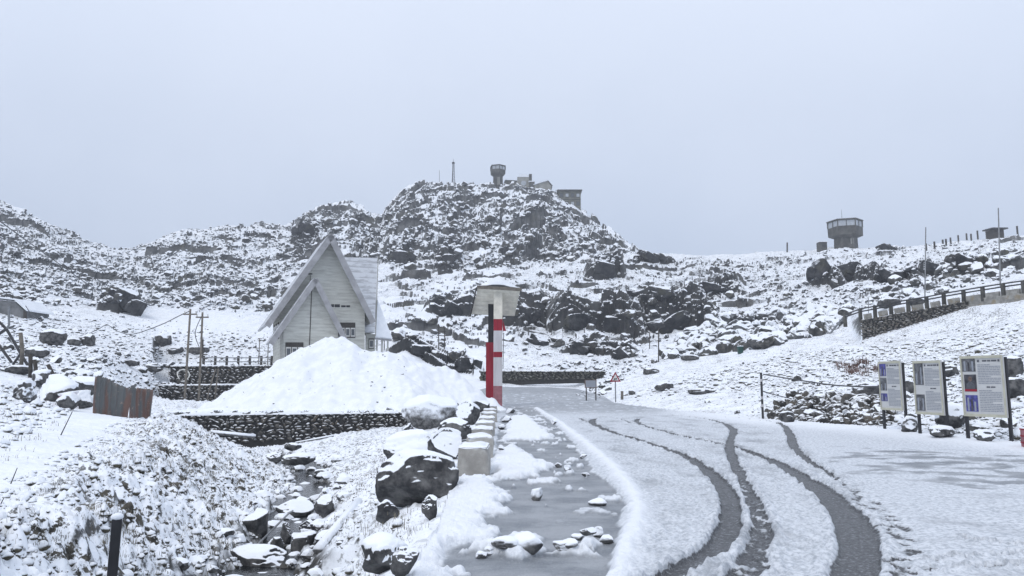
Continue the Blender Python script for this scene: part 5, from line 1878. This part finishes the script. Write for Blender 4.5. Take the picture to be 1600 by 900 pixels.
# ------------------------------------------------------------------ display boards
def board(label, lx, lyt, lyb, lfoot, rx, ryt, ryb, rfoot, Yl, Yr, pics):
    A0, B0 = P(lx, lyb, Yl), P(rx, ryb, Yr)
    A1, B1 = P(lx, lyt, Yl), P(rx, ryt, Yr)
    base = Vector(((A0.x + B0.x) / 2, (A0.y + B0.y) / 2, 0)); base.z = gz(base.x, base.y)
    r_ = root('display_board', base, 0, label, 'display board', 'display boards by the open ground')
    z0 = (A0.z + B0.z) / 2 - base.z; z1 = (A1.z + B1.z) / 2 - base.z
    a_ = Vector((A0.x, A0.y, 0)) - Vector((base.x, base.y, 0)); b_ = Vector((B0.x, B0.y, 0)) - Vector((base.x, base.y, 0))
    ex = (b_ - a_).normalized(); W_ = (b_ - a_).length; H_ = z1 - z0
    nrm = Vector((ex.y, -ex.x, 0))
    if nrm.y > 0: nrm = -nrm

    def q(u0, v0, u1, v1, off):
        f = lambda u, v: a_ + ex * (u * W_) + UP * (z0 + v * H_) + nrm * off
        return [f(u0, v0), f(u1, v0), f(u1, v1), f(u0, v1)]
    MB().slab(q(0, 0, 1, 1, 0), -nrm, 0.05).build('panel', M['board_face'], r_)
    fr = MB()
    for u0, v0, u1, v1 in ((0, 0, 1, 0.045), (0, 0.955, 1, 1), (0, 0.0452, 0.035, 0.9548), (0.965, 0.0452, 1, 0.9548)):
        fr.slab(q(u0, v0, u1, v1, 0.003), nrm, 0.02)
    fr.build('frame', M['board_trim'], r_)
    for mt_, u0, v0, u1, v1 in pics:
        pc = MB().slab(q(u0, v0, u1, v1, 0.004), nrm, 0.006).build('picture', M[mt_], r_)
        if mt_ in ('photo_dark',):   # a seated person, half length
            cxu, s_ = (u0 + u1) / 2, (v1 - v0)
            f = lambda u, v: a_ + ex * (u * W_) + UP * (z0 + v * H_) + nrm * 0.012
            hd = [f(cxu + 0.045 * math.cos(t), v0 + s_ * (0.74 + 0.15 * math.sin(t))) for t in np.linspace(0, 2 * math.pi, 12, endpoint=False)]
            MB().slab(hd, nrm, 0.003).build('printed_figure', M['photo_skin'], pc)
            bd_ = [f(u0 + (u1 - u0) * x, v0 + s_ * y) for x, y in ((0.12, 0.16), (0.88, 0.16), (0.8, 0.45), (0.6, 0.58), (0.4, 0.58), (0.2, 0.45))]
            MB().slab(bd_, nrm, 0.002).build('printed_figure', M['print_dark'], pc)
            MB().slab(q(u0, v0, u1, v0 + s_ * 0.14, 0.0115), nrm, 0.002).build('caption_strip', M['red'], pc)
        if mt_ in ('photo_grey', 'photo_blue'):
            rng = np.random.default_rng(int(u0 * 1000 + v0 * 77))
            for k in range(3):
                uu = u0 + (u1 - u0) * (0.2 + 0.3 * k) + rng.uniform(-0.01, 0.01)
                MB().slab(q(uu - 0.022, v0 + 0.01, uu + 0.022, v0 + (v1 - v0) * rng.uniform(0.5, 0.85), 0.0115), nrm, 0.002).build('printed_figure', M['photo_dark' if k % 2 else 'print_text'], pc)
    # headings and lines of small print, too small to read in the photograph
    u_t0 = max(p[3] for p in pics) + 0.05
    hd = MB()
    rng = np.random.default_rng(int(lx))
    u = u_t0 + 0.12
    for wl in (0.10, 0.07, 0.12):
        hd.slab(q(u, 0.90, min(u + wl, 0.9), 0.925, 0.004), nrm, 0.004); u += wl + 0.02
    hd.slab(q(u_t0, 0.895, u_t0 + 0.05, 0.93, 0.004), nrm, 0.004)
    hd.slab(q(0.885, 0.895, 0.93, 0.93, 0.004), nrm, 0.004)
    u = u_t0 + 0.18
    for wl in (0.08, 0.1):
        hd.slab(q(u, 0.475, u + wl, 0.495, 0.004), nrm, 0.004); u += wl + 0.02
    hd.build('heading', M['print_dark'], r_)
    for v0, v1 in ((0.54, 0.87), (0.09, 0.45)):
        tx = MB()
        nl = int((v1 - v0) / 0.026)
        for k in range(nl):
            vv = v1 - (k + 1) * (v1 - v0) / nl
            u = u_t0
            end = 0.93 if k % 7 else 0.7
            while u < end:
                wl = rng.uniform(0.02, 0.09)
                tx.slab(q(u, vv, min(u + wl, end), vv + 0.0125, 0.004), nrm, 0.003); u += wl + 0.012
        tx.build('small_print', M['print_text'], r_)
    for (px, yf, Y_, c) in ((lx, lfoot, Yl, a_), (rx, rfoot, Yr, b_)):
        zz = gz(base.x + c.x, base.y + c.y) - base.z - 0.3
        cc = c - nrm * 0.085
        MB().box((cc.x, cc.y, (zz + z1 - 0.05) / 2), (0.075, 0.06, z1 - 0.05 - zz), rz=math.atan2(ex.y, ex.x)).build('post', M['black_paint_and_shade'], r_)
    return r_


board('smallest and farthest display board, with a blue picture at its top', 1377, 566, 642, 672, 1411, 563, 640, 677, 23.9, 22.9,
      [('photo_blue', 0.05, 0.70, 0.34, 0.95), ('photo_grey', 0.05, 0.40, 0.34, 0.66), ('photo_blue', 0.05, 0.18, 0.34, 0.34)])
board('middle display board with two grey pictures down one side', 1432, 566, 649, 678, 1475, 561, 647, 684, 21.9, 20.9,
      [('photo_grey', 0.05, 0.55, 0.36, 0.96), ('photo_grey', 0.05, 0.07, 0.36, 0.37)])
board('largest and nearest display board with a seated portrait between two pictures', 1507, 559, 652, 684, 1574, 552, 651, 692, 20.0, 18.9,
      [('photo_grey', 0.04, 0.74, 0.36, 0.97), ('photo_dark', 0.07, 0.41, 0.36, 0.69), ('photo_blue', 0.07, 0.08, 0.36, 0.35)])

# ------------------------------------------------------------------ road signs, posts, drum
g = hit(962, 629, 30)
ws = root('warning_sign', g, 0, 'red edged triangular warning sign on a thin post beside the road bend', 'road sign')
mS = g.y / FPX
zt = 47 * mS
MB().tube([Vector((0, 0, -0.4)), Vector((0, 0, zt - 0.1))], 0.04, 8).build('post', M['grey_metal'], ws)
tw = 8.6 * mS
def tri(k, y, zc=0):
    c = Vector((0, y, zt - 15.5 * mS * 0.64))
    pts_ = [Vector((-tw, 0, -15.5 * mS * 0.36)), Vector((tw, 0, -15.5 * mS * 0.36)), Vector((0, 0, 15.5 * mS * 0.64))]
    return [c + p * k for p in pts_]
MB().slab(tri(1.0, -0.06), Vector((0, 1, 0)), 0.03).build('plate', M['red'], ws)
MB().slab(tri(0.62, -0.066), Vector((0, 1, 0)), 0.004).build('field', M['sign_white'], ws)
c0 = Vector((0, -0.07, zt - 15.5 * mS * 0.72))
pg = MB()
pg.tube([c0 + Vector(p) * mS for p in ((-2.4, 0, -1.6), (-1.0, 0, 0.6), (1.0, 0, -0.6), (2.0, 0, 1.4))], 0.035, 6)
pg.build('pictogram', M['black_paint_and_shade'], ws)

ga, gb = hit(916, 621, 30), hit(931, 626, 30)
Ys = min(ga.y, gb.y) if ga and gb else 55
ns_ = root('roadside_notice', P(924, 624, Ys), 0, 'small faded rectangular notice on two posts left of the warning sign', 'notice')
o0 = ns_.location.copy()
for px, yt in ((916, 594), (931, 589)):
    a_, b_ = P(px, 628, Ys) - o0, P(px, yt, Ys) - o0
    MB().tube([a_ - UP * 0.3, b_], 0.04, 8).build('post', M['dark_wood'], ns_)
q = [P(913.5, 606, Ys) - o0, P(932, 606, Ys) - o0, P(932, 593.5, Ys) - o0, P(913.5, 593.5, Ys) - o0]
MB().slab([p + Vector((0, -0.06, 0)) for p in q], Vector((0, 1, 0)), 0.03).build('plate', M['photo_skin'], ns_)
MB().slab([p * 0.86 + sum(q, Vector()) / 4 * 0.14 + Vector((0, -0.064, 0)) for p in q], Vector((0, 1, 0)), 0.004).build('field', M['print_text'], ns_)
thin_pole('marker_stub', 'post', 'short pale stub post right of the warning sign', 972, 627, 611, 49, 0.09, 'pole_wood')
stakes = [(1015, 546, 520, 100, 'thin leaning stake left of the taller stake below the cliffs'), (1029, 566, 512, 84, 'tallest thin stake standing before the smooth dark slab'), (926, 555, 537, 100, 'short stake above the roadside wall, left of its neighbour'),
          (943, 556, 541, 100, 'short stake above the roadside wall, right of its neighbour')]
for px, y0, y1, Y, lab in stakes:
    g = hit(px, y0, 30)
    thin_pole('wooden_stake', 'stake', lab, px, y0, y1, g.y, 0.06, 'dark_wood')
g = hit(1157, 553, 40)
m_ = g.y / FPX
bn = root('green_bin', g, 0, 'small dark green litter bin on the snowy slope', 'bin')
MB().box((0, 0, 5.6 * m_), (7 * m_, 7 * m_, 11.5 * m_), taper=1.1).build('body', M['green'], bn, bevel=0.03)
MB().box((0, 0, 12.0 * m_), (8 * m_, 8 * m_, 1.2 * m_)).build('lid', M['snow'], bn, bevel=0.03)

g = P(1192, 652, 31.5); g.z = gz(g.x, g.y)
rp = root('barrier_post', g, 0, 'dark post with pale bands holding a slack cable at the edge of the open ground', 'post')
hP = P(1192, 582, 31.5).z - g.z
MB().tube([Vector((0, 0, -0.4)), Vector((0, 0, hP))], 0.05, 8).build('shaft', M['dark_metal'], rp)
for k in (0.25, 0.42, 0.8):
    MB().tube([Vector((0, 0, hP * k)), Vector((0, 0, hP * (k + 0.06)))], 0.054, 8).build('pale_band', M['white_paint'], rp)
def cable(name, label, pix, r=0.02, cat='cable', mat='dark_metal', n=8):
    pts_ = [P(*p) for p in pix]
    out = smooth_line([tuple(p) for p in pts_], n)
    o0 = Vector(out[0])
    o = MB().tube([Vector(p) - o0 for p in out], r, 6).build(name, M[mat], None, smooth=True)
    o.location = o0
    return tag(o, label, cat)


cable('slack_cable', 'slack cable from the banded post to the display boards', [(1193, 585, 31.45), (1242, 593, 29.5), (1297, 601, 27.3), (1340, 604, 25.6), (1377, 604, 24.0)], 0.025)
cable('slack_cable', 'lower slack cable sagging from the banded post to the stone heap', [(1193, 612, 31.45), (1215, 618, 31), (1237, 623, 30.5)], 0.02)
g = hit(1602, 699, 12)
dm = root('red_drum', (g.x + 0.2, g.y, g.z), 0, 'dull red drum at the right edge below the largest display board', 'drum')
MB().loft([ring((0, 0), 0.24, -0.05, 20), ring((0, 0), 0.24, 0.40, 20)]).build('body', M['dull_red'], dm, smooth=False)
for zz in (0.1, 0.25, 0.40):
    MB().loft([ring((0, 0), 0.252, zz - 0.015, 20), ring((0, 0), 0.252, zz + 0.015, 20)]).build('hoop', M['red'], dm)
MB().loft([ring((0, 0), 0.23, 0.4175, 20), ring((0, 0), 0.14, 0.46, 20)]).build('snow_cap', M['snow'], dm)

# ------------------------------------------------------------------ left: poles, wires, fence, sheets, hut, pipes
def tall_pole(label, px0, y0, px1, y1, Y):
    a_, b_ = P(px0, y0, Y), P(px1, y1, Y)
    r_ = root('utility_pole', (a_.x, a_.y, gz(a_.x, a_.y)), 0, label, 'utility pole')
    o0 = r_.location.copy()
    MB().tube([a_ - o0 - UP * 0.8, a_ - o0, b_ - o0], 0.10, 8, 0.07).build('shaft', M['pole_wood'], r_, smooth=True)
    t_ = b_ - o0
    MB().box(t_ - UP * 0.35, (0.9, 0.09, 0.09)).build('crossarm', M['pole_wood'], r_)
    for s_ in (-0.38, 0.38):
        MB().tube([t_ + Vector((s_, 0, -0.303)), t_ + Vector((s_, 0, -0.13))], 0.04, 8).build('insulator', M['white_frame'], r_)
    return r_


tall_pole('taller left one of the two grey poles before the terrace walls', 288.5, 625, 297.5, 483, 50)
tall_pole('right one of the two grey poles before the terrace walls', 311, 618, 316.5, 488, 52)
cable('overhead_wire', 'sagging wire running left from the taller pole', [(297, 486, 50), (283, 492, 53), (250, 508, 58), (208, 522, 63), (185, 518, 66), (167, 508, 68), (150, 516, 69), (120, 524, 70), (60, 500, 70), (40, 478, 72)], 0.035)
cable('overhead_wire', 'wire slanting from the right pole down to the terrace', [(316, 492, 52), (305, 520, 52), (312, 545, 54), (318, 566, 58)], 0.025)
cable('overhead_wire', 'long straight wire slanting across the left hillside', [(-40, 318, 60), (0, 346, 66), (75, 400, 80), (148, 452, 95)], 0.05)
cable('overhead_wire', 'short wire slanting down to the grey hut', [(-40, 420, 62), (0, 451, 66), (20, 466, 72)], 0.045)
cable('cable_coil', 'ring of pale cable lying against the upper terrace wall', [(280, 592, 58.5), (277, 584, 59), (283, 578, 59.3), (292, 579, 59.3), (296, 586, 59.2), (291, 594, 58.8), (283, 596, 58.5)], 0.05, 'cable coil', 'white_frame')
thin_pole('leaning_post', 'post', 'left one of two thin posts leaning on the terrace walls', 325, 616, 576, 54.2, 0.05, 'pole_wood', px1=337)
thin_pole('leaning_post', 'post', 'right one of two thin posts leaning on the terrace walls', 337, 612, 576, 54.2, 0.05, 'pole_wood', px1=341)
thin_pole('thin_post', 'post', 'thin dark post directly behind the right grey pole', 317, 572, 530, 61, 0.06, 'dark_wood')

fl = root('handrail_fence', P(330, 570, 60.6), 0, 'low pipe fence along the top of the upper terrace wall', 'fence')
o0 = fl.location.copy()
fx = [318, 336, 354, 372, 390, 408, 424]
tops = []
for px in fx:
    p = P(px, 571, 60.7)
    MB().box((p - o0) + UP * 0.30, (0.16, 0.14, 0.95)).build('post', M['dark_wood'], fl)
    tops.append(p - o0 + UP * 0.62 + Vector((0, -0.08, 0)))
MB().tube(tops, 0.04, 6).build('rail', M['grey_metal'], fl)
MB().tube([t - UP * 0.32 for t in tops], 0.035, 6).build('rail', M['grey_metal'], fl)
for px, y1 in ((404, 529), (418, 536)):
    a_ = P(px, 569, 63); b_ = P(px, y1, 63)
    r_ = root('cross_post', (a_.x, a_.y, 2.95), 0, 'thin post with a cross piece left of the house' if px < 410 else 'thin post with a cross piece touching the house corner', 'post')
    MB().tube([Vector((0, 0, -0.3)), Vector((0, 0, b_.z - 2.95))], 0.04, 6).build('shaft', M['pole_wood'], r_)
    MB().box((0, -0.05, (b_.z - 2.95) * 0.65), (0.6, 0.06, 0.06)).build('cross_piece', M['pole_wood'], r_)

# lattice stand right of the house
g = hit(690, 548, 60)
g = g if g is not None else P(690, 548, 90)
Yg = min(g.y, 92)
ls = root('lattice_stand', P(690, 548, Yg), 0, 'two thin uprights joined by crossbars on the slope right of the house', 'lattice stand')
o0 = ls.location.copy()
for px, ya, yb_ in ((685.5, 550, 506), (694.5, 550, 510)):
    MB().tube([P(px, ya, Yg) - o0 - UP * 0.5, P(px, yb_, Yg) - o0], 0.06, 6).build('upright', M['dark_wood'], ls)
for yb_ in (511, 517, 524, 531):
    MB().tube([P(683, yb_, Yg - 0.12) - o0, P(697, yb_ + 1, Yg - 0.12) - o0], 0.045, 6).build('crossbar', M['dark_wood'], ls)

# corrugated rusty sheets
def sheet_panel(label, x0, x1, tops_, ybot0, ybot1, Y0, Y1, seed):
    rng = np.random.default_rng(seed)
    A_, B_ = P(x0, ybot0, Y0), P(x1, ybot1, Y1)
    n_ = 70; v = []; q = []
    base = A_.copy()
    dv = Vector((B_.x - A_.x, B_.y - A_.y, 0)); L_ = dv.length; dv /= L_
    nn_ = Vector((dv.y, -dv.x, 0))
    if nn_.y > 0: nn_ = -nn_
    nz_ = 10
    for i in range(n_ + 1):
        t = i / n_
        zt_ = P(x0 + (x1 - x0) * t, float(np.interp(t, [k[0] for k in tops_], [k[1] for k in tops_])), Y0 + (Y1 - Y0) * t).z + 0.02 * rng.normal()
        zb = A_.z + (B_.z - A_.z) * t - 0.25
        p = A_ + dv * (L_ * t)
        wv = 0.022 * math.sin(t * L_ / 0.076 * math.pi * 0.9) + 0.05 * math.sin(t * 5 + seed)
        for j in range(nz_ + 1):
            u = j / nz_
            bend = 0.06 * math.sin(u * 2.4 + t * 3 + seed) + 0.10 * u * u * math.sin(t * 4 + seed)
            pp = p + nn_ * (wv + bend)
            v.append((pp.x - base.x, pp.y - base.y, zb + (zt_ - zb) * u - base.z))
        if i:
            for j in range(nz_):
                a = (i - 1) * (nz_ + 1) + j
                q.append((a, a + nz_ + 1, a + nz_ + 2, a + 1))
    me = mesh_np('rusty_sheet', v, quads=q, smooth=True)
    o = link('rusty_sheet', me, M['rust'])
    o.location = base
    md = o.modifiers.new('thickness', 'SOLIDIFY'); md.thickness = 0.012
    return tag(o, label, 'metal sheet')


sg = hit(172, 650, 12); sY = sg.y
sheet_panel('taller rust streaked corrugated sheet with a torn sloping top', 145, 199, [(0, 588), (0.42, 591), (0.55, 598), (1, 608)], 652, 646, sY, sY + 1.0, 3)
sheet_panel('shorter grey and rust corrugated sheet at the far end', 198, 237, [(0, 601), (0.3, 606), (1, 609)], 648, 645, sY + 1.15, sY + 2.2, 8)
g = hit(106, 634, 12)
v_, f_ = rock_shape(3, np.random.default_rng(77), 4, (0.7, 0.9), 0.12, 1.6)
m_ = g.y / FPX
o = link('red_tarpaulin', mesh_np('red_tarpaulin', v_ * np.array((19 * m_, 0.4, 10 * m_)), tris=f_, smooth=True), M['red'])
o.location = (g.x, g.y + 0.05, g.z + 6 * m_)
tag(o, 'crumpled red tarpaulin showing from under the snow left of the rusty sheets', 'tarpaulin')
cover = single_rock('snow_clump', (g.x, g.y + 0.28, g.z + 15 * m_), (22 * m_, 0.45, 9 * m_), 0.1, 'clump of snow lying on the red tarpaulin', 'snow clump', mat='snow', sub=3, seed=41, snow=0.02, smooth=True)

# hut with a tin roof at the left edge
hY = 76
a_ = P(14, 507, hY)
ht = root('tin_hut', (a_.x, hY, gz(a_.x, hY) - 0.2), 0, 'grey tin hut cut by the left edge of the view', 'hut')
o0 = ht.location.copy()
q = [P(-60, 510, hY), P(39, 503, hY), P(39, 486, hY), P(22, 471, hY), P(-60, 462, hY)]
MB().slab([p - o0 for p in q], Vector((0, 1, 0)), 4.0).build('wall', M['tin'], ht)
e0, e1, e2 = P(41.5, 486, hY - 0.2) - o0, P(22, 468.5, hY - 0.2) - o0, P(-60, 459, hY - 0.2) - o0
for a1, b1 in ((e0, e1), (e1 - Vector((0.003, 0, 0)), e2)):
    MB().slab([a1, b1, b1 + Vector((0, 4.6, 0)), a1 + Vector((0, 4.6, 0))], UP, 0.16).build('roof', M['snow'], ht)
MB().slab([P(36, 505, hY - 0.1) - o0, P(41, 504, hY - 0.1) - o0, P(41, 487, hY - 0.1) - o0, P(36.5, 485, hY - 0.1) - o0], Vector((0, 1, 0)), 0.09).build('corner_board', M['dark_wood'], ht)

# broken pipe frame
bY = 33
bp = root('broken_pipe_frame', P(10, 560, bY), 0, 'wreck of crossed dark pipes standing in snow at the left edge', 'pipe frame')
o0 = bp.location.copy()
for pix, mt_, rr in (([(-25, 488), (0, 504), (10, 514)], 'dark_metal', 0.06), ([(10, 514), (14, 508), (14, 479)], 'grey_metal', 0.05), ([(10, 514), (28, 545), (44, 572)], 'dark_metal', 0.06),
                     ([(34, 550), (16, 576)], 'dark_metal', 0.055), ([(-4, 536), (18, 566)], 'dark_metal', 0.06), ([(10, 514), (-5, 524)], 'dark_metal', 0.07)):
    MB().tube([P(x, y, bY) - o0 for x, y in pix], rr, 7).build('pipe', M[mt_], bp)
for px, y0, y1, px1, lab, mt_ in ((35, 548, 520, 32, 'grey stub post right of the crossed pipes', 'pole_wood'), (48, 577, 554, 47.5, 'dark stub post below the crossed pipes', 'dark_wood'),
                                 (56, 577, 562, 54, 'shortest dark stub post below the crossed pipes', 'dark_wood'), (82, 583, 570, 75, 'leaning dark stub post nearest the snowy boulders', 'dark_wood')):
    thin_pole('stub_post', 'post', lab, px, y0, y1, 31.5, 0.08, mt_, px1=px1)

# near black post, twigs, logs, hose
Yp = 5.9
a_, b_ = P(172, 935, Yp), P(183, 810, Yp)
po = root('square_post', (a_.x, a_.y, gz(a_.x, a_.y)), 0, 'near black square post with a little snow on top, leaning slightly', 'post')
o0 = po.location.copy()
ax = (b_ - a_).normalized()
rot = ax.to_track_quat('Z', 'Y').to_matrix()
L_ = (b_ - a_).length + 0.5
MB().box((b_ - o0) - ax * L_ / 2, (0.072, 0.072, L_), mat=rot @ Matrix.Rotation(0.5, 3, 'Z')).build('shaft', M['black_paint_and_shade'], po, bevel=0.006)
v_, f_ = rock_shape(2, np.random.default_rng(3), 0)
c_ = link('snow_cap', mesh_np('snow_cap', v_ * np.array((0.047, 0.047, 0.03)), tris=f_, smooth=True), M['snow'], po)
c_.location = (b_ - o0) + UP * 0.012


def stick(name, cat, label, p0, p1, r, mat, mid=None, r2=None, lift=0.0):
    """a stick between two photo points resting on the ground there"""
    g0_ = hit(*p0[:2]) if len(p0) == 2 else P(*p0)
    g1_ = hit(*p1[:2]) if len(p1) == 2 else P(*p1)
    o0 = g0_.copy()
    pts_ = [Vector((0, 0, lift)), (g1_ - g0_) * 0.5 + UP * (lift + (mid or 0)), g1_ - g0_ + UP * lift]
    o = MB().tube(pts_, r, 7, r2 or r).build(name, M[mat], None, smooth=True)
    o.location = o0
    return tag(o, label, cat)


stick('snowy_log', 'log', 'snow covered pole slanting up the bank right of the stream', (497, 868), (560, 790), 0.075, 'cobble', lift=0.06)
stick('snowy_log', 'log', 'snow covered pole lying below the low stone wall', (329, 675, 29.6), (399, 682, 29.9), 0.09, 'cobble', lift=0.0)
stick('snowy_log', 'log', 'thin snowy branch on the snow right of the low wall', (462, 694), (521, 683), 0.05, 'cobble', lift=0.04)
stick('water_hose', 'hose', 'pale hose hanging along the stream between the rocks', (399, 866), (486, 788), 0.018, 'grey_metal', mid=0.08, lift=0.10)
for lab, p0, p1 in (('thin dark twig sticking out of the smooth snow below the red tarpaulin', (95, 680), (113, 643)), ('thin dark twig near the left edge of the smooth snow', (16, 758), (27, 731)),
                    ('thin dark twig cut by the left edge', (0, 790), (6, 778))):
    g = hit(*p0)
    stick('twig', 'twig', lab, (p0[0], p0[1], g.y), (p1[0], p1[1], g.y), 0.006 * g.y / 8, 'dark_wood', r2=0.004 * g.y / 8)

# ------------------------------------------------------------------ dead grass and heath
def blades(name, pts_, mat, label, hmin, hmax, wid, nper, spread):
    n_ = len(pts_)
    base = np.repeat(np.array(pts_), nper, axis=0)
    N_ = len(base)
    base[:, :2] += RNG.normal(0, spread, (N_, 2))
    base[:, 2] -= 0.03
    ang = RNG.uniform(0, 6.28, N_); lean = RNG.uniform(0.1, 0.9, N_); hh = RNG.uniform(hmin, hmax, N_)
    dx, dy = np.cos(ang), np.sin(ang)
    wx_, wy_ = -dy * wid, dx * wid
    sc = np.clip(base[:, 1] / 9.0, 0.8, 3.0)
    wx_, wy_ = wx_ * sc, wy_ * sc
    b0 = base + np.stack([wx_, wy_, 0 * hh], 1); b1 = base - np.stack([wx_, wy_, 0 * hh], 1)
    mid = base + np.stack([dx * lean * hh * 0.35, dy * lean * hh * 0.35, hh * 0.65], 1)
    m0 = mid + np.stack([wx_, wy_, 0 * hh], 1) * 0.7; m1 = mid - np.stack([wx_, wy_, 0 * hh], 1) * 0.7
    tip = base + np.stack([dx * lean * hh, dy * lean * hh, hh * (1 - 0.45 * lean)], 1)
    v = np.stack([b0, b1, m1, m0, tip], axis=1).reshape(-1, 3)
    k = np.arange(N_) * 5
    quads = np.stack([k, k + 1, k + 2, k + 3], 1); tris = np.stack([k + 3, k + 2, k + 4], 1)
    o = link(name, mesh_np(name, v, quads=quads, tris=tris), mat)
    o["kind"] = 'stuff'; o["label"] = label
    return o


pts_ = []
while len(pts_) < 3400:
    Yb = RNG.uniform(5.2, 24)
    xs, xl, xh = float(stream_x(Yb)), float(bank_x(Yb)), float(shoulder_x(Yb))
    if RNG.random() < 0.78:
        x = RNG.uniform(xl - 0.4, xs - 0.35)
    else:
        x = RNG.uniform(xs + 0.5, xs + 0.5 + (xh - xs) * 0.55)
    if fbm2(np.array([x / 0.9]), np.array([Yb / 0.9]), 2, 160)[0] < 0.08:
        continue
    pts_.append((x, Yb, gz(x, Yb)))
blades('grass', pts_, M['grass'], 'dead grass poking through the snow on the stream banks', 0.02, 0.075, 0.0026, 13, 0.06)
pts_ = []
for px, py in in_poly_px([(1190, 560), (1340, 545), (1600, 520), (1600, 660), (1440, 640), (1250, 610), (1000, 620)], 500) + in_poly_px([(0, 640), (120, 640), (60, 700), (0, 740)], 40) + in_poly_px([(560, 830), (620, 800), (690, 790), (640, 860)], 40):
    g = hit(px, py, 8)
    if g is not None and g.y < 60: pts_.append((g.x, g.y, g.z))
blades('dry_grass', pts_, M['grass'], 'sparse dry grass poking through the snow of the slopes', 0.04, 0.13, 0.003, 8, 0.12)
pts_ = []
for i in range(26):
    g = hit(RNG.normal(1342, 14), RNG.normal(577, 6), 18)
    if g is not None: pts_.append((g.x, g.y, g.z))
blades('dry_shrub', pts_, M['heath'], 'reddish dry shrub on the slope behind the display boards', 0.2, 0.5, 0.005, 22, 0.12)

# ------------------------------------------------------------------ air
hz = MB().box((0, 165, 60), (720, 460, 190)).build('haze', None, None)
hm = bpy.data.materials.new('thin mountain haze'); hm.use_nodes = True
hn = hm.node_tree
hn.nodes.remove(hn.nodes["Principled BSDF"])
pv = N(hn, "ShaderNodeVolumePrincipled")
pv.inputs["Color"].default_value = (0.86, 0.90, 0.96, 1)
pv.inputs["Density"].default_value = 0.0010
hn.links.new(pv.outputs[0], hn.nodes["Material Output"].inputs["Volume"])
hz.data.materials.append(hm)
hz["kind"] = 'stuff'
# ------------------------------------------------------------------ light, air
w_ = bpy.data.worlds.new("World"); scene.world = w_
w_.use_nodes = True
nt = w_.node_tree
bg = nt.nodes["Background"]
SUN_EL, SUN_AZ = math.radians(52), math.radians(215)
sky = N(nt, "ShaderNodeTexSky", sky_type='NISHITA')
sky.sun_disc = False
sky.sun_elevation = SUN_EL
sky.sun_rotation = SUN_AZ
sky.air_density = 1.0; sky.dust_density = 6.0; sky.ozone_density = 1.0
# a closed overcast: grey cloud almost hides the clear sky, brighter towards the zenith
tc = N(nt, "ShaderNodeTexCoord")
sx = N(nt, "ShaderNodeSeparateXYZ")
nt.links.new(tc.outputs["Generated"], sx.inputs[0])
cl = noise(nt, tc.outputs["Generated"], 2.2, 5, 0.55)
up = maprange(nt, sx.outputs[2], 0.0, 0.9, 0.0, 1.0, smooth=False)
base = mixc(nt, up, (3.5, 4.25, 5.65), (7.1, 7.6, 8.7))
low = mixc(nt, maprange(nt, sx.outputs[2], 0.12, 0.42), base, mixc(nt, up, (4.25, 4.95, 6.2), (7.1, 7.6, 8.7)))
cloud = mixc(nt, maprange(nt, cl, 0.3, 0.7, 0.0, 0.22), low, (7.1, 7.6, 8.7))
nt.links.new(mixc(nt, 0.9, sky.outputs[0], cloud), bg.inputs[0])
bg.inputs[1].default_value = 0.10
sd_ = bpy.data.lights.new("sun", 'SUN')
sd_.energy = 0.6; sd_.angle = math.radians(25); sd_.color = (1.0, 0.96, 0.9)
so = bpy.data.objects.new("sun", sd_); COL.objects.link(so)
dirv = Vector((math.sin(SUN_AZ) * math.cos(SUN_EL), math.cos(SUN_AZ) * math.cos(SUN_EL), math.sin(SUN_EL)))
so.rotation_euler = dirv.to_track_quat('Z', 'Y').to_euler()

scene.view_settings.view_transform = 'Standard'
scene.view_settings.look = 'None'
scene.view_settings.exposure = 0.64
scene.view_settings.gamma = 1.0
scene.view_settings.use_curve_mapping = False
scene.render.engine = 'CYCLES'
scene.cycles.use_denoising = True
scene.cycles.max_bounces = 6
scene.cycles.diffuse_bounces = 3
scene.cycles.use_adaptive_sampling = True
